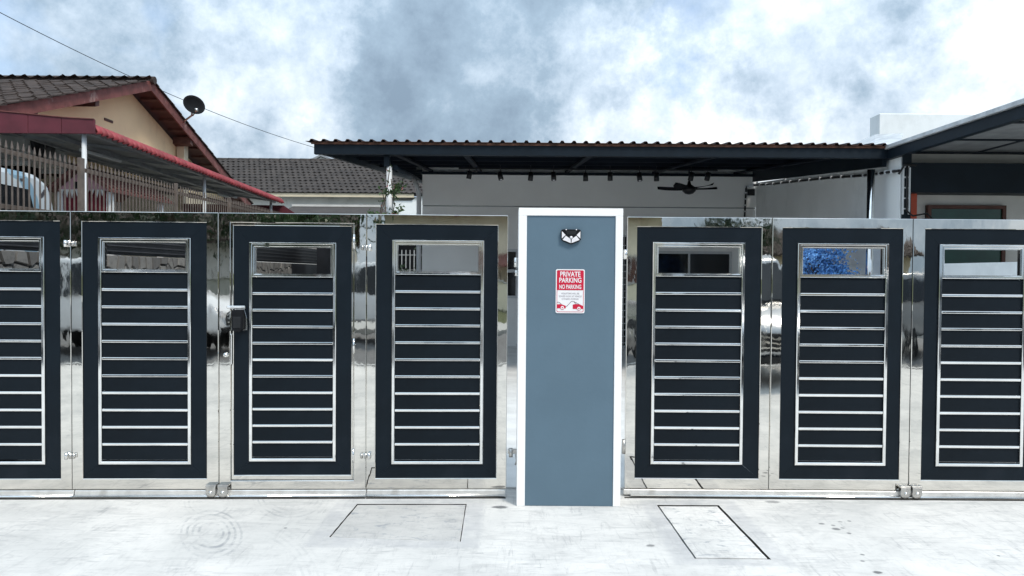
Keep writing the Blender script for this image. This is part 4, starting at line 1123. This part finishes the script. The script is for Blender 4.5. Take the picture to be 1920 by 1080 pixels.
for k in range(2):
    sg_ = (-1, 1)[k]; ex = sg_ * (shw + .05); ax_ = apx.x - shx; ez = zev - .03
    rp = prism('pavilion_roof', [(ax_, -.08, apx.z), (ex, -.08, ez), (ex, -.08, ez - .03), (ax_, -.08, apx.z - .03)], (0, 1.55, 0), 'tile_red', shr)
    L_ = math.hypot(ex - ax_, apx.z - ez)
    for j in range(12):
        yy = -.06 + j * .128
        tube('rib', [(ax_, yy, apx.z + .012), (ex, yy, ez + .012)], .016, 'tile_red', rp, 6)
vs, fs = [], []
N = 48
for i in range(N + 1):
    xx = -shw + .06 + (2 * shw - .12) * i / N; yy = .05 + .012 * math.sin(i * 1.35)
    vs += [(xx, yy, .6), (xx, yy, zbt - .005)]
for i in range(N): fs.append((2 * i, 2 * i + 2, 2 * i + 3, 2 * i + 1))
mesh_py('curtain', vs, fs, 'curtain', shr, True)
for k in range(9):
    xx = -shw + .08 + k * (2 * shw - .16) / 8; ln = random.uniform(.05, .11)
    prism('pennant', [(xx - .022, -.012, zbt + .01), (xx + .022, -.012, zbt + .01), (xx, -.012, zbt - ln)], (0, .004, 0), 'pennant', shr)

# parked van behind the fence
vq = atx(104, 346, -4.5); vz = atx(20, 316, -4.5).z
van = empty('parked_van', 'white and blue van parked behind the picket fence', 'van', (-4.5, vq.y, 0))
prism('body', [(0, 0, .35), (0, 0, vz - .30), (0, -.10, vz - .08), (0, -.30, vz), (0, -3.2, vz + .02), (0, -3.2, .35)], (-1.5, 0, 0), 'van', van, .05, 2)
prism('side_window', [(.002, -.30, vz - .42), (.002, -.40, vz - .16), (.002, -1.2, vz - .14), (.002, -1.2, vz - .42)], (-.004, 0, 0), 'glass_dark', van)
prism('window_band', [(.003, -1.35, vz - .42), (.003, -1.35, vz - .14), (.003, -2.4, vz - .13), (.003, -2.4, vz - .42)], (-.004, 0, 0), 'alu', van)
for yy in (-.55, -2.5):
    wh = lathe('wheel', [(.05, -.09), (.28, -.09), (.30, -.05), (.30, .05), (.28, .09), (.05, .09)], (-.08, yy, .31), 'tyre', van, 'X', 20)
    lathe('rim', [(.01, .095), (.17, .093), (.18, .08)], (-.08, yy, .31), 'steel_dull', wh, 'X', 16)

# ================================================================== HOUSE FAR BEHIND
BY = 21.0
rh = empty('rear_house', 'old white house with a dark tiled roof behind the carport', 'house', (0, BY, 0))
ez = at(600, 361, BY).z; rz = at(600, 301, BY + 3.2).z
xl_, xr_ = at(405, 380, BY).x - 2.0, at(776, 370, BY).x
box('wall', xl_, xr_ + .1, .35, .6, 0, ez - .1, 'old_white', rh)
box('fascia', xl_, xr_, .0, .05, at(600, 369, BY).z, ez - .02, 'beige', rh)
th = math.atan2(rz - ez, 3.2); sl_len = math.hypot(rz - ez, 3.2)
prism('roof', [(xl_, .02, ez - .04), (xl_, 3.2, rz - .06), (xl_, 3.2, rz - .12), (xl_, .02, ez - .1)], (xr_ + .5 - xl_, 0, 0), 'tile_far', rh)
tw2, tl2 = .20, .30
tm2 = tile_mesh(tw2 * 1.05, tl2 * 1.15, .035, .016, 4)
allt = bmesh.new()
for r_ in range(int(sl_len / tl2) + 1):
    for c_ in range(int((xr_ + .5 - xl_) / tw2)):
        x_ = xl_ + c_ * tw2 + (tw2 / 2 if r_ % 2 else 0)
        if x_ + tw2 > xr_ + .5 : continue
        if x_ < xl_: continue
        m_ = Matrix.Translation((x_, r_ * tl2 * math.cos(th) - .05, ez + r_ * tl2 * math.sin(th) + random.uniform(-.006, .008))) @ Matrix.Rotation(th + random.uniform(-.02, .02), 4, 'X')
        base = len(allt.verts)
        vl = [allt.verts.new(m_ @ v_.co) for v_ in tm2.vertices]
        for p in tm2.polygons: allt.faces.new([vl[i] for i in p.vertices])
roof_o = [c for c in rh.children if c.name.startswith('roof')][0]
stuff(link('roof_tiles', fin(allt, 'tiles'), 'tile_far', roof_o))
for k in range(int((xr_ - xl_) / .4)):
    x_ = xl_ + k * .4
    if x_ < xl_: continue
    tube('ridge_tile', [(x_, 3.2, rz - .02), (x_ + .42, 3.2, rz - .012)], [.10, .085], 'tile_far', roof_o, 8)
# white side wall at its right end
q0, q1 = at(738, 380, BY + .2), at(800, 380, BY + .2)
prism('side_wall', [(q0.x, .1, 0), (q1.x + 1.0, .1, 0), (q1.x + 1.0, .1, at(790, 352, BY).z), (q1.x, .1, at(790, 356, BY).z), (at(770, 374, BY).x, .1, at(770, 376, BY).z), (q0.x, .1, at(740, 376, BY).z)], (0, .2, 0), 'white_wall', rh)
# low lean-to roof with a white coping at its foot
LY = 17.5
q0, q1 = at(520, 392, LY), at(745, 399, LY)
lean = empty('lean_to_roof', 'low dark tiled lean-to roof under the old white wall', 'roof', ((q0.x + q1.x) / 2, LY, 0))
ha = (q1.x - q0.x) / 2
zl0, zl1 = at(640, 402, LY).z, at(640, 388, LY + 1.5).z
prism('sloping_tiles', [(-ha, 0, zl0), (ha, 0, zl0), (ha - .8, 1.5, zl1), (-ha, 1.5, zl1)], (0, .03, -.06), 'tile_far', lean)
box('coping', -ha, ha - .8, 1.46, 1.62, zl1 + .004, zl1 + .07, 'old_white', lean)
box('support_wall', -ha, ha - .3, .3, .5, 0, zl0 - .08, 'old_white', lean)
# pale gable further back
GY = 34
q0, q1, q2 = at(578, 303, GY), at(602, 291, GY), at(640, 305, GY)
gb = empty('far_gable_house', 'pale gable end of a house far behind the dark tiled roof', 'house', (q1.x, GY, 0))
g = q1.x
prism('gable', [(q0.x - g - .4, 0, 0), (q2.x - g + 1, 0, 0), (q2.x - g + 1, 0, q2.z - .5), (0, 0, q1.z - .1), (q0.x - g - .4, 0, q0.z - .3)], (0, 5, 0), 'old_white', gb)
prism('gable_roof', [(q0.x - g - .6, -.1, q0.z - .36), (0, -.1, q1.z - .06), (0, -.1, q1.z + .04), (q0.x - g - .6, -.1, q0.z - .26)], (0, 5.2, 0), 'galv', gb)
prism('gable_roof', [(q2.x - g + 1.2, -.1, q2.z - .6), (.002, -.1, q1.z - .06), (.002, -.1, q1.z + .04), (q2.x - g + 1.2, -.1, q2.z - .5)], (0, 5.2, 0), 'galv', gb)

# low railing with plants in the side passage, seen through a slot
RY = 11.5
q0, q1 = at(700, 480, RY), at(800, 480, RY)
rl = empty('side_railing', 'white railing at the end of the side passage', 'railing', (q0.x, RY, 0))
wR = q1.x - q0.x
for z_ in (.9, 1.45, 1.78): box('railing_bar', 0, wR, -.02, .02, z_, z_ + .025, 'galv', rl)
for k in range(14): box('baluster', k * wR / 13 - .006, k * wR / 13 + .006, -.045, -.021, .3, 1.9, 'alu', rl)
tag(box('passage_screen', q0.x - 1.2, q1.x + .2, RY + .9, RY + 1.0, 0, 2.15, 'black_matte'), 'dark screen closing the side passage behind the railing', 'screen')
tag(box('side_boundary_wall', -3.5, -2.6, 8.6, 8.75, 0, 1.95, 'fence_dark'), 'dark screen wall beside the side passage', 'wall')

def leaves(name, n, fn, smin, smax, mat, parent, bend=.3):
    vs, fs = [], []
    for k in range(n):
        c_ = fn(); n_ = Vector((random.gauss(0, 1), random.gauss(0, 1), random.gauss(0, 1) + .5)).normalized(); u = n_.orthogonal().normalized()
        u = (Matrix.Rotation(random.uniform(0, 6.28), 3, n_) @ u); w = n_.cross(u); s_ = random.uniform(smin, smax)
        b0 = len(vs); vs += [c_ - u * s_, c_ + w * s_ * .5 + n_ * s_ * bend, c_ + u * s_, c_ - w * s_ * .5 + n_ * s_ * bend]; fs += [(b0, b0 + 1, b0 + 2), (b0, b0 + 2, b0 + 3)]
    return mesh_py(name, vs, fs, mat, parent)
# climbing plant on the carport post
random.seed(21)
q = at(727, 400, FY + .05)
cpnt = empty('climbing_plant', 'flowering climber with pink blooms round the left carport post', 'plant', (q.x, FY - .05, .012))
zt_p = at(727, 318, FY).z
st = []
for k in range(5):
    pts = [Vector((random.uniform(-.1, .1), random.uniform(-.06, .06), 0))]
    for i in range(1, 9):
        t_ = i / 8; pts.append(Vector((.10 * math.sin(t_ * 7 + k * 1.7) + random.uniform(-.03, .03), random.uniform(-.06, .04), zt_p * t_ * (1 - .05 * k))))
    st.append(pts)
for dx, z_ in ((.20, .30), (-.16, .25), (.22, .62), (.27, .1)):
    st.append([Vector((0, -.04, zt_p - .95 + z_)), Vector((dx * .5, -.07, zt_p - .9 + z_)), Vector((dx, -.08, zt_p - .8 + z_))])
bm = bmesh.new()
for pts in st: b_tube(bm, pts, .006, 5)
link('stems', fin(bm, 'stems'), 'bark', cpnt)
def onstem():
    p = random.choice(st); i = random.randrange(len(p) - 1); return p[i].lerp(p[i + 1], random.random()) + Vector((random.gauss(0, .035), random.gauss(0, .03), random.gauss(0, .03)))
leaves('foliage', 760, onstem, .018, .040, 'leaf', cpnt)
leaves('blossom', 46, lambda: onstem() * 1.0 + Vector((random.gauss(0, .03), -.03, 0)), .016, .030, 'flower', cpnt)
# potted greenery in the side passage
q = at(765, 500, RY - .6)
sp2 = empty('passage_shrub', 'dark green shrub in front of the white railing in the side passage', 'shrub', (q.x, RY - .6, .0))
lathe('pot', [(.16, 0), (.22, .35), (.19, .35)], (0, 0, 0), 'terracotta', sp2)
leaves('foliage', 420, lambda: Vector((random.gauss(0, .34), random.gauss(0, .2), abs(random.gauss(1.0, .33)))), .03, .06, 'leaf_dark', sp2)

# overhead wire
w0, w1 = at(-60, -8, 11), at(640, 290, 22)
pts = []
for k in range(25):
    t_ = k / 24; p = w0.lerp(w1, t_); p.z -= .35 * 4 * t_ * (1 - t_); pts.append(p)
tag(tube('overhead_wire', pts, .009, 'cable', None, 5), 'thin overhead wire sloping across the sky at upper left', 'wire')

# ================================================================== THE STREET BEHIND THE CAMERA (seen in the mirror steel)
def make_tree(x, y, h, r, label, mat='leaf_dark', n=2600, seed=1):
    random.seed(seed)
    t_ = empty('street_tree', label, 'tree', (x, y, 0), 0, 'trees across the road')
    bm = bmesh.new(); b_tube(bm, [(0, 0, -.05), (.05, .02, h * .25), (.0, 0, h * .5), (.05, 0, h * .75)], [.18, .14, .10, .05], 8)
    cl = []
    for k in range(11):
        a_ = random.uniform(0, 6.28); rr = random.uniform(.3, .85) * r; zz = h * random.uniform(.42, .92); e_ = Vector((rr * math.cos(a_), rr * math.sin(a_), zz)); cl.append(e_)
        b_tube(bm, [(0, 0, zz * .6), e_ * .5 + Vector((0, 0, zz * .4)), e_], [.06, .04, .015], 5)
    link('trunk', fin(bm, 'trunk'), 'bark', t_)
    leaves('crown', n, lambda: random.choice(cl) + Vector((random.gauss(0, r * .24), random.gauss(0, r * .24), random.gauss(0, r * .2))), .10, .20, mat, t_)
make_tree(-16.5, -24.2, 5.6, 3.2, 'dense dark tree across the road, leftmost of those opposite the gate', seed=2)
make_tree(-11.5, -24.8, 6.0, 3.4, 'tall dense dark tree across the road behind the white cars', seed=3)
make_tree(-6.9, -24.0, 5.2, 3.0, 'bushy green tree across the road beside the cream house', 'leaf', seed=4)
make_tree(11.4, -34, 4.2, 2.0, 'dark tree across the road right of the grey house', seed=6)
def street_house(x0, x1, y, h, wallm, roofm, label, rise=1.5):
    hs = empty('street_house', label, 'house', ((x0 + x1) / 2, y, 0), 0, 'houses across the road')
    w = (x1 - x0) / 2
    box('wall', -w, w, -6, 0, -.1, h, wallm, hs)
    rfo = prism('roof', [(-w - .5, .9, h - .25), (-w - .5, -3, h + rise), (-w - .5, -6.9, h - .25), (-w - .5, -6.9, h - .4), (-w - .5, -3, h + rise - .15), (-w - .5, .9, h - .4)], (2 * w + 1, 0, 0), roofm, hs)
    for k in range(int((2 * w + 1) / .32)):
        xx = -w - .4 + k * .32; tube('tile_rib', [(xx, .92, h - .24), (xx, -3, h + rise + .01)], .05, roofm, rfo, 5)
    window(hs, -w + .7, -w + 2.3, .9, 2.2, -.0 - .07, 2)
    for wv in [c for c in hs.children if c.name.startswith('window')]: wv.rotation_euler = (0, 0, math.pi); wv.location = (-2 * w + 3.0 - .0 + (2 * w - 3.0), -.0, 0)
    d_ = box('door', w - 1.6, w - .6, .005, .05, 0, 2.1, 'timber', hs); lathe('handle', [(.02, 0), (.03, .04)], (w - 1.45, .05, 1.0), 'steel_trim', d_, 'Y', 8)
    box('porch_slab', -w, w, .1, 2.6, -.1, .06, 'kerb', hs)
    fw_ = empty('street_fence_wall', 'cream boundary wall in front of ' + label, 'wall', ((x0 + x1) / 2, y + 3.2, 0), 0, 'boundary walls across the road')
    box('wall_base', -w, w, -.08, .08, -.1, 1.0, wallm, fw_, .01); box('wall_cap', -w, w, -.12, .12, 1.001, 1.07, 'kerb', fw_, .01)
    for k in range(int(2 * w / .3)): box('baluster', -w + .1 + k * .3, -w + .13 + k * .3, -.015, .015, 1.072, 1.55, 'fence', fw_)
    return hs
street_house(-4.2, 7.0, -29.5, 4.5, 'pale_cream', 'tile_red', 'cream house with a red tiled roof across the road')
hs_ = [o for o in C.objects if o.name.startswith('street_house') and not o.parent][-1]
prism('porch_roof', [(-3.2, 2.4, 1.75), (-3.2, .02, 2.35), (-3.2, .02, 2.25), (-3.2, 2.4, 1.65)], (6.4, 0, 0), 'tile_red', hs_)
for xx in (-3.0, 3.0): box('porch_post', xx - .08, xx + .08, 2.1, 2.26, .0, 1.70, 'white', hs_)
street_house(13, 24, -40.0, 2.9, 'beige', 'tile', 'beige house with a dark tiled roof across the road')
street_house(-27, -6.5, -33, 3.2, 'old_white', 'tile', 'white house behind the trees across the road')

def make_car(x, y, rz, paint, label, h=1.72, L_=4.5, W_=1.80, pickup=False):
    c_ = empty('parked_car', label, 'car', (x, y, -.088), rz, 'cars parked across the road')
    a = L_ / 2
    if pickup: prof_ = [(-a, .45), (-a, .95), (-a + .1, 1.02), (-.35, 1.03), (-.15, h - .04), (.2, h), (.55, h - .06), (1.05, 1.08), (a - .25, .98), (a, .82), (a, .42)]
    else: prof_ = [(-a, .45), (-a, .95), (-a + .12, 1.12), (-a + .42, h - .10), (-a + .8, h), (.15, h), (.55, h - .10), (1.12, 1.10), (a - .35, .98), (a - .05, .80), (a, .42)]
    bm = bmesh.new()
    rows = []
    for wy, sc in ((-W_ / 2, .0), (-W_ / 2 + .10, 1), (W_ / 2 - .10, 1), (W_ / 2, .0)):
        row = []
        for (px_, pz_) in prof_:
            ins = .0 if sc else .0
            top_ = max(0, pz_ - 1.0) / (h - 1.0)
            yy = wy * (1 - .16 * top_); zz = pz_ - (0 if sc else .03 * (1 if pz_ > .6 else -1)); xx = px_ * (1 if sc else .985)
            row.append(bm.verts.new((xx, yy, zz)))
        rows.append(row)
    nP = len(prof_)
    for a_, b_ in zip(rows, rows[1:]):
        for k in range(nP): bm.faces.new((a_[k], a_[(k + 1) % nP], b_[(k + 1) % nP], b_[k]))
    bm.faces.new(rows[0]); bm.faces.new(rows[-1][::-1])
    me_ = fin(bm, 'body'); body = link('body', me_, paint, c_)
    sd_ = body.modifiers.new('b', 'BEVEL'); sd_.width = .05; sd_.segments = 3; sd_.limit_method = 'ANGLE'
    for p in me_.polygons: p.use_smooth = True
    for sg_ in (-1, 1):
        for xs in ([(-a + .45, 1.06), (-a + .66, h - .14), (-.62, h - .10), (-.62, 1.04)] if not pickup else [(-.28, 1.06), (-.12, h - .12), (.12, h - .10), (.12, 1.06)], [(-.54, 1.04), (-.54, h - .10), (.10, h - .10), (.45, h - .20), (.92, 1.08)] if not pickup else [(.18, 1.06), (.18, h - .10), (.46, h - .16), (.88, 1.10)]):
            pts = []
            for (px_, pz_) in xs:
                top_ = max(0, pz_ - 1.0) / (h - 1.0); pts.append((px_, sg_ * (W_ / 2 * (1 - .16 * top_) + .006), pz_))
            prism('side_window', pts, (0, -sg_ * .01, 0), 'glass_dark', c_)
        prism('headlight', [(a - .30, sg_ * (W_ / 2 - .12), .74), (a + .005, sg_ * (W_ / 2 - .30), .72), (a + .005, sg_ * (W_ / 2 - .30), .82), (a - .28, sg_ * (W_ / 2 - .10), .86)], (0, sg_ * .14, 0), 'led', c_)
        box('mirror', .72, .88, sg_ * (W_ / 2 + .01) - .10 * (sg_ < 0), sg_ * (W_ / 2 + .01) + .10 * (sg_ > 0), 1.08, 1.22, paint, c_, .02)
        for xx in (-a + .85, a - .85):
            wh = lathe('wheel', [(.08, -.11), (.31, -.11), (.34, -.07), (.34, .07), (.31, .11), (.08, .11)], (xx, sg_ * (W_ / 2 - .06), .34), 'tyre', c_, 'Y', 22)
            lathe('rim', [(.02, sg_ * .115), (.19, sg_ * .112), (.21, sg_ * .09)], (xx, sg_ * (W_ / 2 - .06), .34), 'steel_dull', wh, 'Y', 18)
    t0_ = (.62, h - .12) if not pickup else (.62, h - .09)
    prism('windscreen', [(.60, -W_ / 2 * .78, h - .14), (1.08, -W_ / 2 * .86, 1.13), (1.08, W_ / 2 * .86, 1.13), (.60, W_ / 2 * .78, h - .14)], (.012, 0, .012), 'glass_dark', c_)
    box('grille', a + .001, a + .02, -.48, .48, .56, .78, 'black', c_, .005); box('bumper', a - .03, a + .05, -W_ / 2 + .1, W_ / 2 - .1, .40, .52, 'black_matte', c_, .02)
    for k in range(3): box('grille_bar', a + .021, a + .03, -.46, .46, .60 + k * .06, .62 + k * .06, 'steel_trim', c_)
    box('plate', a + .051, a + .058, -.24, .24, .42, .50, 'black', c_)
    return c_
make_car(-6.6, -9.4, R(8), 'carwhite', 'white sport utility car parked across the road, leftmost of the white cars')
make_car(-2.1, -11.8, R(186), 'carwhite', 'white car parked across the road opposite the lock panel')
make_car(3.2, -6.95, R(87), 'carsilver', 'silver pickup truck with its nose towards the gate beside the driveway', 1.80, 5.0, 1.86, True)
make_car(8.2, -9.6, R(-4), 'cargrey', 'grey car parked across the road on the right', 1.55, 4.4)
